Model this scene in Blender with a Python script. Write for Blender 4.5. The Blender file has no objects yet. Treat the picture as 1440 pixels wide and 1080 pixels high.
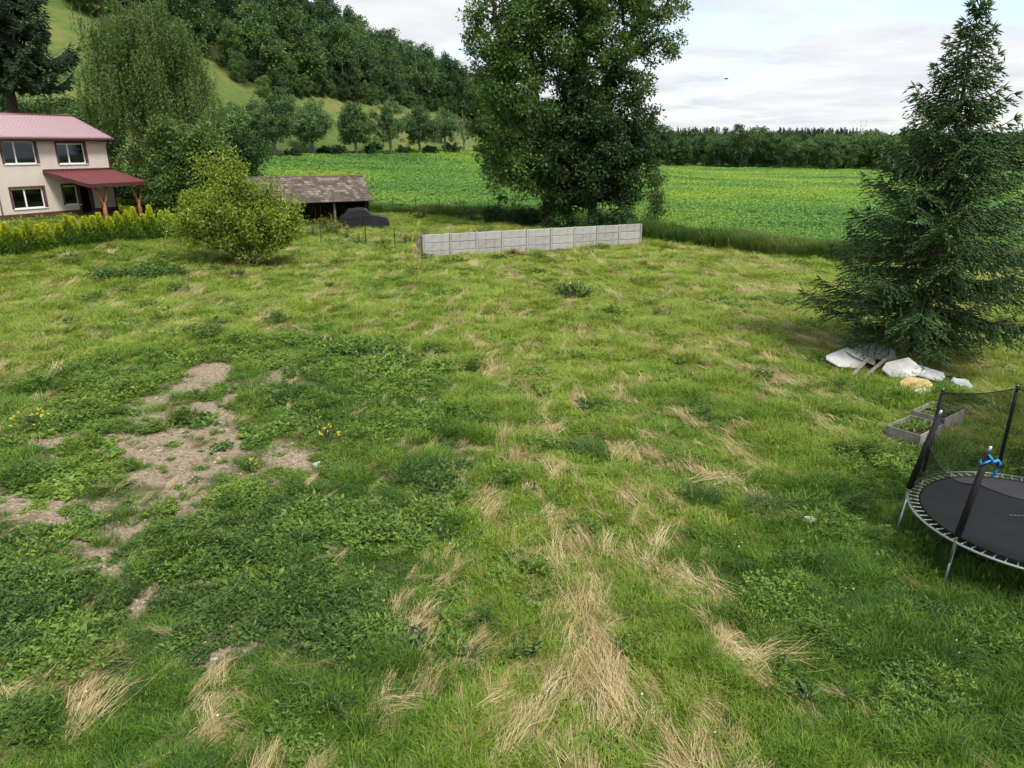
import bpy, math
import numpy as np
from mathutils import Vector, Matrix

rng = np.random.default_rng(7)
sc = bpy.context.scene
C = sc.collection
R = math.radians

# ------------------------------------------------------------------ camera
CAM_H = 7.0
PITCH = R(18.6)
FPX = 998.0                       # focal length in photograph pixels (1440 wide)
cam_d = bpy.data.cameras.new('camera')
cam = bpy.data.objects.new('camera', cam_d)
C.objects.link(cam)
cam.location = (0, 0, CAM_H)
cam.rotation_euler = (math.pi / 2 - PITCH, 0, 0)
cam_d.sensor_width = 36.0
cam_d.lens = 36.0 * FPX / 1440.0
cam_d.clip_start = 0.1
cam_d.clip_end = 6000
sc.camera = cam

# ------------------------------------------------------------------ world and sun
SUN_EL, SUN_AZ = R(57), R(142)    # azimuth from +Y towards +X
w = bpy.data.worlds.new('World')
sc.world = w
w.use_nodes = True
nt = w.node_tree
for n in list(nt.nodes):
    nt.nodes.remove(n)
def WN(t, **k):
    n = nt.nodes.new(t)
    for a, b in k.items():
        setattr(n, a, b)
    return n
def wl(a, b):
    nt.links.new(a, b)
wo = WN('ShaderNodeOutputWorld'); bg = WN('ShaderNodeBackground'); bg.inputs[1].default_value = 0.1
sky = WN('ShaderNodeTexSky'); sky.sky_type = 'NISHITA'; sky.sun_disc = False
sky.sun_elevation = SUN_EL; sky.sun_rotation = SUN_AZ; sky.altitude = 400; sky.dust_density = 1.5
tc = WN('ShaderNodeTexCoord')
sep = WN('ShaderNodeSeparateXYZ'); wl(tc.outputs['Generated'], sep.inputs[0])
zc = WN('ShaderNodeMath', operation='MAXIMUM'); wl(sep.outputs[2], zc.inputs[0]); zc.inputs[1].default_value = 0.0
za = WN('ShaderNodeMath', operation='ADD'); wl(zc.outputs[0], za.inputs[0]); za.inputs[1].default_value = 0.07
dx = WN('ShaderNodeMath', operation='DIVIDE'); wl(sep.outputs[0], dx.inputs[0]); wl(za.outputs[0], dx.inputs[1])
dy = WN('ShaderNodeMath', operation='DIVIDE'); wl(sep.outputs[1], dy.inputs[0]); wl(za.outputs[0], dy.inputs[1])
cmb = WN('ShaderNodeCombineXYZ'); wl(dx.outputs[0], cmb.inputs[0]); wl(dy.outputs[0], cmb.inputs[1])
n1 = WN('ShaderNodeTexNoise'); n1.inputs['Scale'].default_value = 0.42; n1.inputs['Detail'].default_value = 7; n1.inputs['Roughness'].default_value = 0.58
n1.inputs['Distortion'].default_value = 0.35
wl(cmb.outputs[0], n1.inputs['Vector'])
r1 = WN('ShaderNodeValToRGB'); r1.color_ramp.elements[0].position = 0.36; r1.color_ramp.elements[1].position = 0.50
r1.color_ramp.elements[0].color = (0.3, 0.3, 0.3, 1)
wl(n1.outputs['Fac'], r1.inputs[0])
n2 = WN('ShaderNodeTexNoise'); n2.inputs['Scale'].default_value = 0.9; n2.inputs['Detail'].default_value = 6; n2.inputs['Roughness'].default_value = 0.6
wl(cmb.outputs[0], n2.inputs['Vector'])
r2 = WN('ShaderNodeValToRGB'); r2.color_ramp.elements[0].position = 0.34; r2.color_ramp.elements[1].position = 0.62
r2.color_ramp.elements[0].color = (2.68, 2.80, 2.97, 1); r2.color_ramp.elements[1].color = (3.4, 3.46, 3.54, 1)
wl(n2.outputs['Fac'], r2.inputs[0])
mx = WN('ShaderNodeMix', data_type='RGBA')
wl(r1.outputs[0], mx.inputs[0]); wl(sky.outputs[0], mx.inputs[6]); wl(r2.outputs[0], mx.inputs[7])
wl(mx.outputs[2], bg.inputs[0]); wl(bg.outputs[0], wo.inputs[0])

sd = bpy.data.lights.new('sun', 'SUN'); sun = bpy.data.objects.new('sun', sd); C.objects.link(sun)
sd.energy = 1.5; sd.angle = R(14); sd.color = (1.0, 0.95, 0.86)
sdir = Vector((math.sin(SUN_AZ) * math.cos(SUN_EL), math.cos(SUN_AZ) * math.cos(SUN_EL), math.sin(SUN_EL)))
sun.rotation_euler = (-sdir).to_track_quat('-Z', 'Y').to_euler()
sun.location = (30, -20, 60)

sc.view_settings.view_transform = 'Standard'
sc.view_settings.look = 'None'
sc.view_settings.exposure = 1.52
sc.view_settings.gamma = 1.0
sc.render.engine = 'CYCLES'
sc.cycles.use_denoising = True
sc.cycles.denoiser = 'OPENIMAGEDENOISE'
sc.cycles.use_adaptive_sampling = True
sc.cycles.adaptive_threshold = 0.02
sc.cycles.adaptive_min_samples = 20
sc.cycles.max_bounces = 4
sc.cycles.diffuse_bounces = 2
sc.cycles.glossy_bounces = 2
sc.cycles.transmission_bounces = 4
sc.cycles.transparent_max_bounces = 12
sc.cycles.caustics_reflective = False
sc.cycles.caustics_refractive = False
sc.cycles.sample_clamp_indirect = 3.0

# ------------------------------------------------------------------ geometry of the place
cp, sp = math.cos(PITCH), math.sin(PITCH)
def ray(px, py):
    x = (px - 720) / FPX; y = (540 - py) / FPX
    d = np.array([x, cp + y * sp, y * cp - sp])
    return d / np.linalg.norm(d)
def proj(X, Y, Z):
    Z = Z - CAM_H
    dep = Y * cp - Z * sp
    dep = np.where(dep < 0.1, 0.1, dep)
    return 720 + FPX * X / dep, 540 - FPX * (Y * sp + Z * cp) / dep
def sst(a, b, x):
    t = np.clip((x - a) / (b - a), 0, 1)
    return t * t * (3 - 2 * t)
def hsh(ix, iy, seed):
    n = (ix.astype(np.int64) * 374761393 + iy.astype(np.int64) * 668265263 + seed * 1442695041) & 0x7fffffff
    n = ((n ^ (n >> 13)) * 1274126177) & 0x7fffffff
    n = n ^ (n >> 16)
    return (n & 0xffff) / 65535.0
def vnoise(x, y, seed=0):
    x = np.asarray(x, float); y = np.asarray(y, float)
    ix = np.floor(x); iy = np.floor(y); fx = x - ix; fy = y - iy
    fx = fx * fx * (3 - 2 * fx); fy = fy * fy * (3 - 2 * fy)
    a = hsh(ix, iy, seed); b = hsh(ix + 1, iy, seed); c = hsh(ix, iy + 1, seed); d = hsh(ix + 1, iy + 1, seed)
    return (a * (1 - fx) + b * fx) * (1 - fy) + (c * (1 - fx) + d * fx) * fy
def fbm(x, y, seed=0, o=4):
    s = 0; a = 0.5; t = 0
    for i in range(o):
        s = s + a * vnoise(x * 2 ** i, y * 2 ** i, seed + i * 17); t += a; a *= 0.5
    return s / t
def US(X, Y):                      # coordinates along and up the hillside
    return (X + 51) * .42 + (Y - 150) * .907, -(X + 51) * .907 + (Y - 150) * .42
def H(X, Y, rough=True):           # terrain height
    X = np.asarray(X, float); Y = np.asarray(Y, float)
    z = 1.9 * sst(-14, -36, X) * sst(26, 52, Y)
    t = np.clip((Y - 64) / 150, 0, 1.25)
    z = z * (1 - sst(60, 110, Y)) + t * (4.2 - 0.085 * np.clip(X, -95, 60))
    u, s = US(X, Y)
    hc = (42 - 25 * sst(40, 240, u)) * (1 - sst(230, 480, u))
    q = np.clip(s / 105, 0, 1)
    z = z + hc * q * (1.35 - .35 * q ** 3)
    z = z + 14 * sst(500, 950, Y) * sst(40, 160, X)
    if rough:
        near = 1 - sst(60, 80, Y)
        z = z + near * (0.14 * (fbm(X / 4, Y / 4, 3, 2) - .5) + 0.10 * (fbm(X / .8, Y / .8, 5, 2) - .5)) \
              + sst(150, 300, Y) * 3 * (fbm(X / 40, Y / 40, 9, 2) - .5)
    return z
def at(px, py, tmax=1500):         # the point of the ground seen there
    d = ray(px, py); t = 4.0
    while t < tmax:
        p = d * t
        if CAM_H + p[2] < H(p[0], p[1], False):
            break
        t *= 1.002
    return np.array([p[0], p[1], float(H(p[0], p[1]))])
def gz(x, y):
    return float(H(x, y))
YBX = [-140, -60, -14, 0, 9, 20, 45, 110, 300]
YBY = [84, 84, 76, 72, 60, 47.5, 40, 30, 10]
def yb(X):                         # where the plot ends and the crop field begins
    return np.interp(X, YBX, YBY)

# ------------------------------------------------------------------ materials
def nodes(m):
    m.use_nodes = True
    t = m.node_tree
    for n in list(t.nodes):
        t.nodes.remove(n)
    return t
class NT:
    def __init__(s, name):
        s.m = bpy.data.materials.new(name); s.t = nodes(s.m)
        s.out = s.n('ShaderNodeOutputMaterial')
    def n(s, typ, **k):
        n = s.t.nodes.new(typ)
        for a, b in k.items():
            setattr(n, a, b)
        return n
    def l(s, a, b):
        s.t.links.new(a, b)
    def math(s, op, a, b=None, clamp=False):
        n = s.n('ShaderNodeMath', operation=op, use_clamp=clamp)
        for i, v in enumerate((a, b)):
            if v is None: continue
            if isinstance(v, (int, float)): n.inputs[i].default_value = v
            else: s.l(v, n.inputs[i])
        return n.outputs[0]
    def noise(s, scale, detail=4, rough=.55, vec=None, dist=0):
        n = s.n('ShaderNodeTexNoise')
        n.inputs['Scale'].default_value = scale; n.inputs['Detail'].default_value = detail
        n.inputs['Roughness'].default_value = rough; n.inputs['Distortion'].default_value = dist
        if vec is not None: s.l(vec, n.inputs['Vector'])
        return n.outputs['Fac']
    def ramp(s, fac, stops):
        n = s.n('ShaderNodeValToRGB'); e = n.color_ramp.elements
        while len(e) < len(stops): e.new(0.5)
        for i, (p, c) in enumerate(stops):
            e[i].position = p; e[i].color = (*c, 1) if len(c) == 3 else c
        s.l(fac, n.inputs[0])
        return n.outputs[0]
    def mix(s, fac, a, b):
        n = s.n('ShaderNodeMix', data_type='RGBA')
        if isinstance(fac, (int, float)): n.inputs[0].default_value = fac
        else: s.l(fac, n.inputs[0])
        for i, v in ((6, a), (7, b)):
            if isinstance(v, tuple): n.inputs[i].default_value = (*v, 1)
            else: s.l(v, n.inputs[i])
        return n.outputs[2]
    def attr(s, name, typ='GEOMETRY'):
        n = s.n('ShaderNodeAttribute', attribute_name=name, attribute_type=typ)
        return n.outputs['Fac']
    def pos(s, kind='Object'):
        return s.n('ShaderNodeTexCoord').outputs[kind]
    def bump(s, h, strength=.4, dist=.02):
        n = s.n('ShaderNodeBump'); n.inputs['Strength'].default_value = strength; n.inputs['Distance'].default_value = dist
        s.l(h, n.inputs['Height'])
        return n.outputs[0]
    def bsdf(s, col, rough=.7, spec=.3, metal=0, normal=None):
        n = s.n('ShaderNodeBsdfPrincipled')
        if isinstance(col, tuple): n.inputs['Base Color'].default_value = (*col, 1)
        else: s.l(col, n.inputs['Base Color'])
        n.inputs['Roughness'].default_value = rough
        n.inputs['Specular IOR Level'].default_value = spec
        n.inputs['Metallic'].default_value = metal
        if normal is not None: s.l(normal, n.inputs['Normal'])
        return n.outputs[0]
    def done(s, sh):
        s.l(sh, s.out.inputs[0])
        return s.m
def plain(name, col, rough=.7, spec=.3, metal=0, var=.25, scale=3., bump=0., bscale=30.):
    k = NT(name); p = k.pos()
    f = k.noise(scale, 5, .6, p)
    lo = tuple(c * (1 - var) for c in col); hi = tuple(min(1, c * (1 + var)) for c in col)
    c = k.ramp(f, [(.3, lo), (.7, hi)])
    nm = k.bump(k.noise(bscale, 4, .6, p), bump) if bump else None
    return k.done(k.bsdf(c, rough, spec, metal, nm))
def leafmat(name, stops, trans=.3, rough=.55, inst=False, objvar=.25, spec=.25, itint_gain=1.0):
    k = NT(name)
    f = k.math('SUBTRACT', k.attr('tint'), .5)
    f = k.math('MULTIPLY', f, .55 if inst else 1.0)
    if inst:
        f = k.math('ADD', f, k.attr('itint', 'INSTANCER'))
    else:
        oi = k.n('ShaderNodeObjectInfo')
        f = k.math('ADD', f, .5 - objvar / 2)
        f = k.math('ADD', f, k.math('MULTIPLY', oi.outputs['Random'], objvar))
    c = k.ramp(f, stops)
    a = k.bsdf(c, rough, spec)
    tr = k.n('ShaderNodeBsdfTranslucent')
    hs = k.n('ShaderNodeHueSaturation'); hs.inputs['Saturation'].default_value = 1.1; hs.inputs['Value'].default_value = 1.25
    k.l(c, hs.inputs['Color']); k.l(hs.outputs[0], tr.inputs[0])
    ms = k.n('ShaderNodeMixShader'); ms.inputs[0].default_value = trans
    k.l(a, ms.inputs[1]); k.l(tr.outputs[0], ms.inputs[2])
    return k.done(ms.outputs[0])

M = {}
M['bark'] = plain('bark', (.09, .075, .06), .95, .1, var=.5, scale=6, bump=.6, bscale=14)
M['bark_grey'] = plain('bark_grey', (.17, .155, .135), .95, .1, var=.5, scale=6, bump=.6, bscale=14)
M['birch_bark'] = plain('birch_bark', (.20, .18, .155), .9, .1, var=.5, scale=3)
M['leaf_ash'] = leafmat('leaf_ash', [(.1, (0.036, 0.079, 0.023)), (.5, (0.075, 0.145, 0.035)), (.9, (0.140, 0.231, 0.052))])
M['leaf_maple'] = leafmat('leaf_maple', [(.1, (0.026, 0.056, 0.021)), (.5, (0.046, 0.093, 0.025)), (.9, (0.103, 0.167, 0.039))])
M['leaf_bush'] = leafmat('leaf_bush', [(.1, (0.109, 0.163, 0.027)), (.5, (0.259, 0.341, 0.049)), (.9, (0.462, 0.535, 0.110))], .4)
M['leaf_hazel'] = leafmat('leaf_hazel', [(.1, (0.040, 0.084, 0.025)), (.5, (0.081, 0.148, 0.037)), (.9, (0.176, 0.261, 0.069))], .32)
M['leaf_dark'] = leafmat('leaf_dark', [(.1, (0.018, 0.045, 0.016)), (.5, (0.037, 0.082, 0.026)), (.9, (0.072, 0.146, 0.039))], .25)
M['leaf_birch'] = leafmat('leaf_birch', [(.1, (0.048, 0.090, 0.025)), (.5, (0.097, 0.159, 0.039)), (.9, (0.172, 0.248, 0.062))], .3)
M['leaf_orchard'] = leafmat('leaf_orchard', [(.1, (0.057, 0.108, 0.043)), (.5, (0.101, 0.179, 0.064)), (.9, (0.172, 0.273, 0.101))], .28, objvar=.45)
M['leaf_forest'] = leafmat('leaf_forest', [(.05, (0.043, 0.081, 0.035)), (.5, (0.077, 0.147, 0.047)), (.95, (0.153, 0.248, 0.068))], .25, objvar=.6)
M['leaf_forest_inst'] = leafmat('leaf_forest_inst', [(.05, (0.043, 0.081, 0.035)), (.5, (0.077, 0.147, 0.047)), (.95, (0.153, 0.248, 0.068))], .25, inst=True)
M['needle'] = leafmat('needle', [(.1, (0.030, 0.065, 0.020)), (.5, (0.054, 0.112, 0.034)), (.9, (0.109, 0.203, 0.058))], .12, .6)
M['needle_old'] = leafmat('needle_old', [(.1, (0.021, 0.045, 0.021)), (.5, (0.039, 0.077, 0.033)), (.9, (0.075, 0.128, 0.048))], .12, .6)
M['needle_inst'] = leafmat('needle_inst', [(.1, (.014, .034, .016)), (.5, (.024, .055, .025)), (.9, (.045, .085, .035))], .1, .6, inst=True)
M['needle_far'] = leafmat('needle_far', [(.1, (.014, .034, .016)), (.5, (.024, .055, .025)), (.9, (.045, .085, .035))], .1, .6, objvar=.4)
M['thuja'] = leafmat('thuja', [(.15, (0.045, 0.114, 0.021)), (.5, (0.165, 0.257, 0.027)), (.8, (0.532, 0.560, 0.035)), (1, (0.733, 0.696, 0.055))], .25, objvar=.12)
GR = [(0, (.05, .11, .022)), (.25, (.09, .18, .026)), (.5, (.14, .25, .028)), (.75, (.21, .315, .036)), (1, (.31, .37, .07))]
M['grass'] = leafmat('grass', GR, .3, .55, inst=True)
M['straw'] = leafmat('straw', [(0, (0.224, 0.167, 0.072)), (.5, (0.470, 0.368, 0.180)), (1, (0.650, 0.540, 0.312))], .2, .7, inst=True)
M['weed'] = leafmat('weed', [(0, (0.065, 0.119, 0.033)), (.3, (0.112, 0.196, 0.045)), (.6, (0.177, 0.279, 0.053)), (1, (0.222, 0.320, 0.058))], .28, .5, inst=True)
M['crop'] = leafmat('crop', [(0, (0.099, 0.215, 0.073)), (.4, (0.196, 0.356, 0.088)), (.7, (0.311, 0.444, 0.081)), (1, (0.508, 0.551, 0.088))], .3, .5, inst=True)
M['verge'] = leafmat('verge', [(0, (0.046, 0.101, 0.020)), (.5, (0.099, 0.179, 0.033)), (1, (0.249, 0.273, 0.088))], .25, .6, inst=True)
M['flower_yellow'] = leafmat('flower_yellow', [(0, (.36, .32, .04)), (1, (.6, .52, .08))], .2)
M['flower_white'] = plain('flower_white', (.78, .78, .74), .8, .1, var=.05)

# ------------------------------------------------------------------ mesh helpers
def mk(name, V, F, mat, parent=None, smooth=False, attrs=None):
    me = bpy.data.meshes.new(name)
    V = np.ascontiguousarray(np.asarray(V, np.float32).reshape(-1, 3))
    if isinstance(F, np.ndarray):
        k = F.shape[1]; n = len(F)
        me.vertices.add(len(V)); me.vertices.foreach_set('co', V.ravel())
        me.loops.add(n * k); me.loops.foreach_set('vertex_index', F.astype(np.int32).ravel())
        me.polygons.add(n); me.polygons.foreach_set('loop_start', np.arange(0, n * k, k, dtype=np.int32))
        me.polygons.foreach_set('loop_total', np.full(n, k, np.int32))
    else:
        me.from_pydata(V.tolist(), [], [list(f) for f in F])
    if smooth:
        me.polygons.foreach_set('use_smooth', np.ones(len(me.polygons), bool))
    for a, v in (attrs or {}).items():
        at_ = me.attributes.new(a, 'FLOAT', 'POINT'); at_.data.foreach_set('value', np.asarray(v, np.float32))
    me.update(calc_edges=True); me.validate()
    for m in (mat if isinstance(mat, (list, tuple)) else [mat]):
        if m is not None: me.materials.append(m)
    o = bpy.data.objects.new(name, me); C.objects.link(o)
    if parent is not None: o.parent = parent
    return o
def tag(o, label=None, cat=None, group=None, kind=None):
    if label: o['label'] = label
    if cat: o['category'] = cat
    if group: o['group'] = group
    if kind: o['kind'] = kind
    return o
def empty(name, loc, rz=0., label=None, cat=None, group=None):
    o = bpy.data.objects.new(name, None); C.objects.link(o)
    o.location = loc; o.rotation_euler = (0, 0, rz); o.empty_display_size = .2
    return tag(o, label, cat, group)
def kids(o):
    return [c for c in bpy.data.objects if c.parent == o]
def copy_tree(o, parent=None, ch=None):
    c = o.copy(); C.objects.link(c)
    if parent is not None: c.parent = parent
    for k in (ch if ch is not None else kids(o)):
        copy_tree(k, c)
    return c
BOXF = [(0, 3, 2, 1), (4, 5, 6, 7), (0, 1, 5, 4), (1, 2, 6, 5), (2, 3, 7, 6), (3, 0, 4, 7)]
class MB:
    def __init__(s): s.v = []; s.f = []
    def add(s, V, F):
        b = len(s.v); s.v += [tuple(map(float, p)) for p in V]; s.f += [tuple(b + i for i in f) for f in F]; return s
    def box(s, a, b, ch=0.):
        x0, y0, z0 = a; x1, y1, z1 = b
        return s.add([(x0, y0, z0), (x1, y0, z0), (x1, y1, z0), (x0, y1, z0), (x0, y0, z1), (x1, y0, z1), (x1, y1, z1), (x0, y1, z1)], BOXF)
    def tube(s, pts, rad, n=8, cap=True):
        V, F = tube(pts, rad, n, cap); return s.add(V, F)
    def build(s, name, mat, parent=None, smooth=False):
        return mk(name, s.v, s.f, mat, parent, smooth)
def tube(pts, rad, n=8, cap=True, close=False):
    pts = np.asarray(pts, float); m = len(pts)
    rad = np.full(m, rad) if np.isscalar(rad) else np.asarray(rad, float)
    V = []; F = []
    T = np.gradient(pts, axis=0)
    if close: T = np.roll(pts, -1, 0) - np.roll(pts, 1, 0)
    ref = np.array([0, 0, 1.])
    for i in range(m):
        t = T[i] / (np.linalg.norm(T[i]) + 1e-9)
        r_ = ref if abs(t[2]) < .95 else np.array([1., 0, 0])
        a = np.cross(t, r_); a /= np.linalg.norm(a); b = np.cross(t, a)
        for k in range(n):
            q = 2 * math.pi * k / n
            V.append(pts[i] + rad[i] * (math.cos(q) * a + math.sin(q) * b))
    for i in range(m if close else m - 1):
        j = (i + 1) % m
        for k in range(n):
            F.append((i * n + k, i * n + (k + 1) % n, j * n + (k + 1) % n, j * n + k))
    if cap and not close:
        F.append(tuple(range(n - 1, -1, -1))); F.append(tuple((m - 1) * n + k for k in range(n)))
    return V, F
def unit(a):
    return a / (np.linalg.norm(a, axis=-1, keepdims=True) + 1e-9)
def leaves(P, D, L, W, r, fold=.25, curl=0., up=None):
    """kite-shaped leaves folded along the midrib: 4 vertices, 2 triangles each"""
    n = len(P); D = unit(D)
    nr = r.normal(size=(n, 3)) * .6
    nr[:, 2] += 1.0
    if up is not None: nr = nr * .5 + up
    S = unit(np.cross(D, nr)); N = np.cross(S, D)
    L = np.broadcast_to(L, (n,))[:, None]; W = np.broadcast_to(W, (n,))[:, None]
    mid = P + D * L * .45
    V = np.stack([P, mid + S * W * .5 + N * W * fold, P + D * L - N * L * curl, mid - S * W * .5 + N * W * fold], 1).reshape(-1, 3)
    b = (np.arange(n) * 4)[:, None]
    F = np.concatenate([b + np.array([[0, 3, 2]]), b + np.array([[0, 2, 1]])], 0)
    return V, F
def join(parts):
    Vs = []; Fs = []; Ts = []; o = 0
    for V, F, T in parts:
        Vs.append(V); Fs.append(F + o); Ts.append(T); o += len(V)
    return np.concatenate(Vs), np.concatenate(Fs), np.concatenate(Ts)
def sphere_dirs(n, r):
    return unit(r.normal(size=(n, 3)))

def branch_tubes(nodes_, par, rad, n=5):
    P = np.asarray(nodes_); rad = np.asarray(rad); idx = np.array([i for i in range(len(P)) if par[i] >= 0])
    A = P[[par[i] for i in idx]]; B = P[idx]; ra = np.minimum(rad[[par[i] for i in idx]], rad[idx] * 1.5); rb = rad[idx]
    T = unit(B - A); ref = np.where(np.abs(T[:, 2:3]) < .9, np.array([[0, 0, 1.]]), np.array([[1., 0, 0]]))
    S = unit(np.cross(T, ref)); U = np.cross(T, S)
    q = 2 * math.pi * np.arange(n) / n
    ring = (np.cos(q)[None, :, None] * S[:, None] + np.sin(q)[None, :, None] * U[:, None])
    VA = A[:, None] + ring * ra[:, None, None]; VB = B[:, None] + ring * rb[:, None, None]
    V = np.concatenate([VA, VB], 1).reshape(-1, 3)
    b = (np.arange(len(idx)) * 2 * n)[:, None]
    fs = [b + np.array([[k, (k + 1) % n, n + (k + 1) % n, n + k]]) for k in range(n)]
    return V, np.concatenate(fs, 0)

def grow(seed, trunk, lobes, nclump, trunk_r, tip_r=.02, shell=.45, clear=None):
    """limbs that reach leaf clumps spread through the crown lobes; returns clump centres and branch mesh"""
    r = np.random.default_rng(seed)
    lob = np.asarray(lobes, float)
    vol = lob[:, 3] * lob[:, 4] * lob[:, 5]
    pick = r.choice(len(lob), nclump * 2, p=vol / vol.sum())
    d = sphere_dirs(nclump * 2, r); rr = r.random(nclump * 2) ** shell
    Cc = lob[pick, :3] + d * rr[:, None] * lob[pick, 3:6]
    Cc = Cc[Cc[:, 2] > (clear if clear is not None else .3)]
    keep = []
    for i in range(len(Cc)):
        if len(keep) >= nclump: break
        keep.append(i)
    Cc = Cc[keep]
    nodes_ = []; par = []
    for line in trunk:
        line = np.asarray(line, float); st = len(nodes_)
        m = max(2, int(np.linalg.norm(np.diff(line, axis=0), axis=1).sum() / .7))
        t = np.linspace(0, len(line) - 1, m)
        for j, tt in enumerate(t):
            i0 = min(int(tt), len(line) - 2); f = tt - i0
            p = line[i0] * (1 - f) + line[i0 + 1] * f
            if 0 < j < m - 1: p = p + r.normal(size=3) * .05
            nodes_.append(p); par.append(-1 if j == 0 else len(nodes_) - 2)
    nt_ = len(nodes_)
    tn = np.array(nodes_)
    dd = np.min(np.linalg.norm(Cc[:, None] - tn[None], axis=2), axis=1)
    leaf_nodes = []
    for i in np.argsort(dd):
        c = Cc[i]; A = np.array(nodes_)
        dv = c - A; dh = np.hypot(dv[:, 0], dv[:, 1])
        cost = np.linalg.norm(dv, axis=1) + 1.1 * np.maximum(0, A[:, 2] - (c[2] - .45 * dh))
        j = int(cost.argmin()); p0 = A[j]; L = np.linalg.norm(c - p0)
        k = 1 if L < .8 else (2 if L < 2.5 else 3)
        prev = j
        for q in range(1, k + 1):
            f = q / k
            p = p0 * (1 - f) + c * f + np.array([0, 0, .10 * L * math.sin(math.pi * f)])
            if q < k: p = p + r.normal(size=3) * .06 * L
            nodes_.append(p); par.append(prev); prev = len(nodes_) - 1
        leaf_nodes.append(prev)
    cnt = np.zeros(len(nodes_)); cnt[leaf_nodes] = 1
    for i in range(len(nodes_) - 1, -1, -1):
        if par[i] >= 0: cnt[par[i]] += cnt[i]
    rad = tip_r * np.maximum(cnt, 1) ** .45
    mxr = rad[0]
    rad = np.where(rad > tip_r * 2, rad * trunk_r / mxr + tip_r * .3, rad)
    for i in range(nt_):                                   # root flare
        z = nodes_[i][2]
        if z < .8: rad[i] *= 1 + .5 * (1 - max(z, 0) / .8) ** 2
    V, F = branch_tubes(nodes_, par, rad, 6)
    return Cc, V, F

def clump_leaves(Cc, per, cr, L, W, r, flat=.7, outward=None, droop=.25, lumps=.3):
    n = len(Cc); k = per
    P = np.repeat(Cc, k, 0)
    off = sphere_dirs(n * k, r) * (r.random((n * k, 1)) ** .5) * np.repeat(cr * (1 - lumps + 2 * lumps * r.random((n, 1))), k, 0)
    off[:, 2] *= flat
    D = unit(off + r.normal(size=off.shape) * .5 * cr); D[:, 2] -= droop
    T = np.repeat(.5 + .30 * (r.random(n) - .5), k) + .55 * (r.random(n * k) - .5)
    V, F = leaves(P + off, D, L * (.7 + .6 * r.random(n * k)), W * (.7 + .6 * r.random(n * k)), r)
    return V, F, np.repeat(np.clip(T, 0, 1), 4)

def tree(name, label, cat, base, seed, trunk, lobes, nclump, per, cr, L, W, trunk_r, leaf, bark='bark', group=None, shell=.45, flat=.7, clear=None, droop=.25, rz=0.):
    root = empty(name, tuple(base), rz, label, cat, group)
    r = np.random.default_rng(seed + 1000)
    Cc, V, F = grow(seed, trunk, lobes, nclump, trunk_r, shell=shell, clear=clear)
    mk('trunk', V, F, M[bark], root, True)
    V, F, T = clump_leaves(Cc, per, cr, L, W, r, flat, droop=droop)
    mk('crown', V, F, M[leaf], root, False, {'tint': T})
    return root

# ------------------------------------------------------------------ instanced ground cover
def proto(name, V, F, T, mat):
    me = mk(name, V, F, mat, None, False, {'tint': T})
    C.objects.unlink(me)
    return me
def scatter(name, protos, P, rot, scl, idx, tint, label, cat):
    me = bpy.data.meshes.new(name); n = len(P)
    me.vertices.add(n); me.vertices.foreach_set('co', np.ascontiguousarray(P, np.float32).ravel())
    for a, typ, v in (('rot', 'FLOAT_VECTOR', rot), ('scl', 'FLOAT_VECTOR', scl), ('idx', 'INT', idx), ('itint', 'FLOAT', tint)):
        A = me.attributes.new(a, typ, 'POINT')
        v = np.ascontiguousarray(v, np.int32 if typ == 'INT' else np.float32)
        A.data.foreach_set('vector' if typ == 'FLOAT_VECTOR' else 'value', v.ravel())
    o = bpy.data.objects.new(name, me); C.objects.link(o)
    col = bpy.data.collections.new(name + '_kinds')
    for p in protos: col.objects.link(p)
    g = bpy.data.node_groups.new(name, 'GeometryNodeTree')
    g.interface.new_socket('Geometry', in_out='INPUT', socket_type='NodeSocketGeometry')
    g.interface.new_socket('Geometry', in_out='OUTPUT', socket_type='NodeSocketGeometry')
    N = g.nodes; gi = N.new('NodeGroupInput'); go = N.new('NodeGroupOutput')
    m2p = N.new('GeometryNodeMeshToPoints'); ci = N.new('GeometryNodeCollectionInfo'); ci.inputs['Collection'].default_value = col
    ci.inputs['Separate Children'].default_value = True; ci.inputs['Reset Children'].default_value = True
    iop = N.new('GeometryNodeInstanceOnPoints'); iop.inputs['Pick Instance'].default_value = True
    def na(nm, t):
        q = N.new('GeometryNodeInputNamedAttribute'); q.data_type = t; q.inputs['Name'].default_value = nm; return q.outputs[0]
    er = N.new('FunctionNodeEulerToRotation')
    g.links.new(gi.outputs[0], m2p.inputs['Mesh']); g.links.new(m2p.outputs[0], iop.inputs['Points'])
    g.links.new(ci.outputs[0], iop.inputs['Instance'])
    g.links.new(na('idx', 'INT'), iop.inputs['Instance Index'])
    g.links.new(na('rot', 'FLOAT_VECTOR'), er.inputs[0]); g.links.new(er.outputs[0], iop.inputs['Rotation'])
    g.links.new(na('scl', 'FLOAT_VECTOR'), iop.inputs['Scale'])
    g.links.new(iop.outputs[0], go.inputs[0])
    md = o.modifiers.new('cover', 'NODES'); md.node_group = g
    for p in protos:
        if p.data.materials and p.data.materials[0].name not in [m.name for m in me.materials]: me.materials.append(p.data.materials[0])
    return tag(o, label, cat, None, 'stuff')
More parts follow.
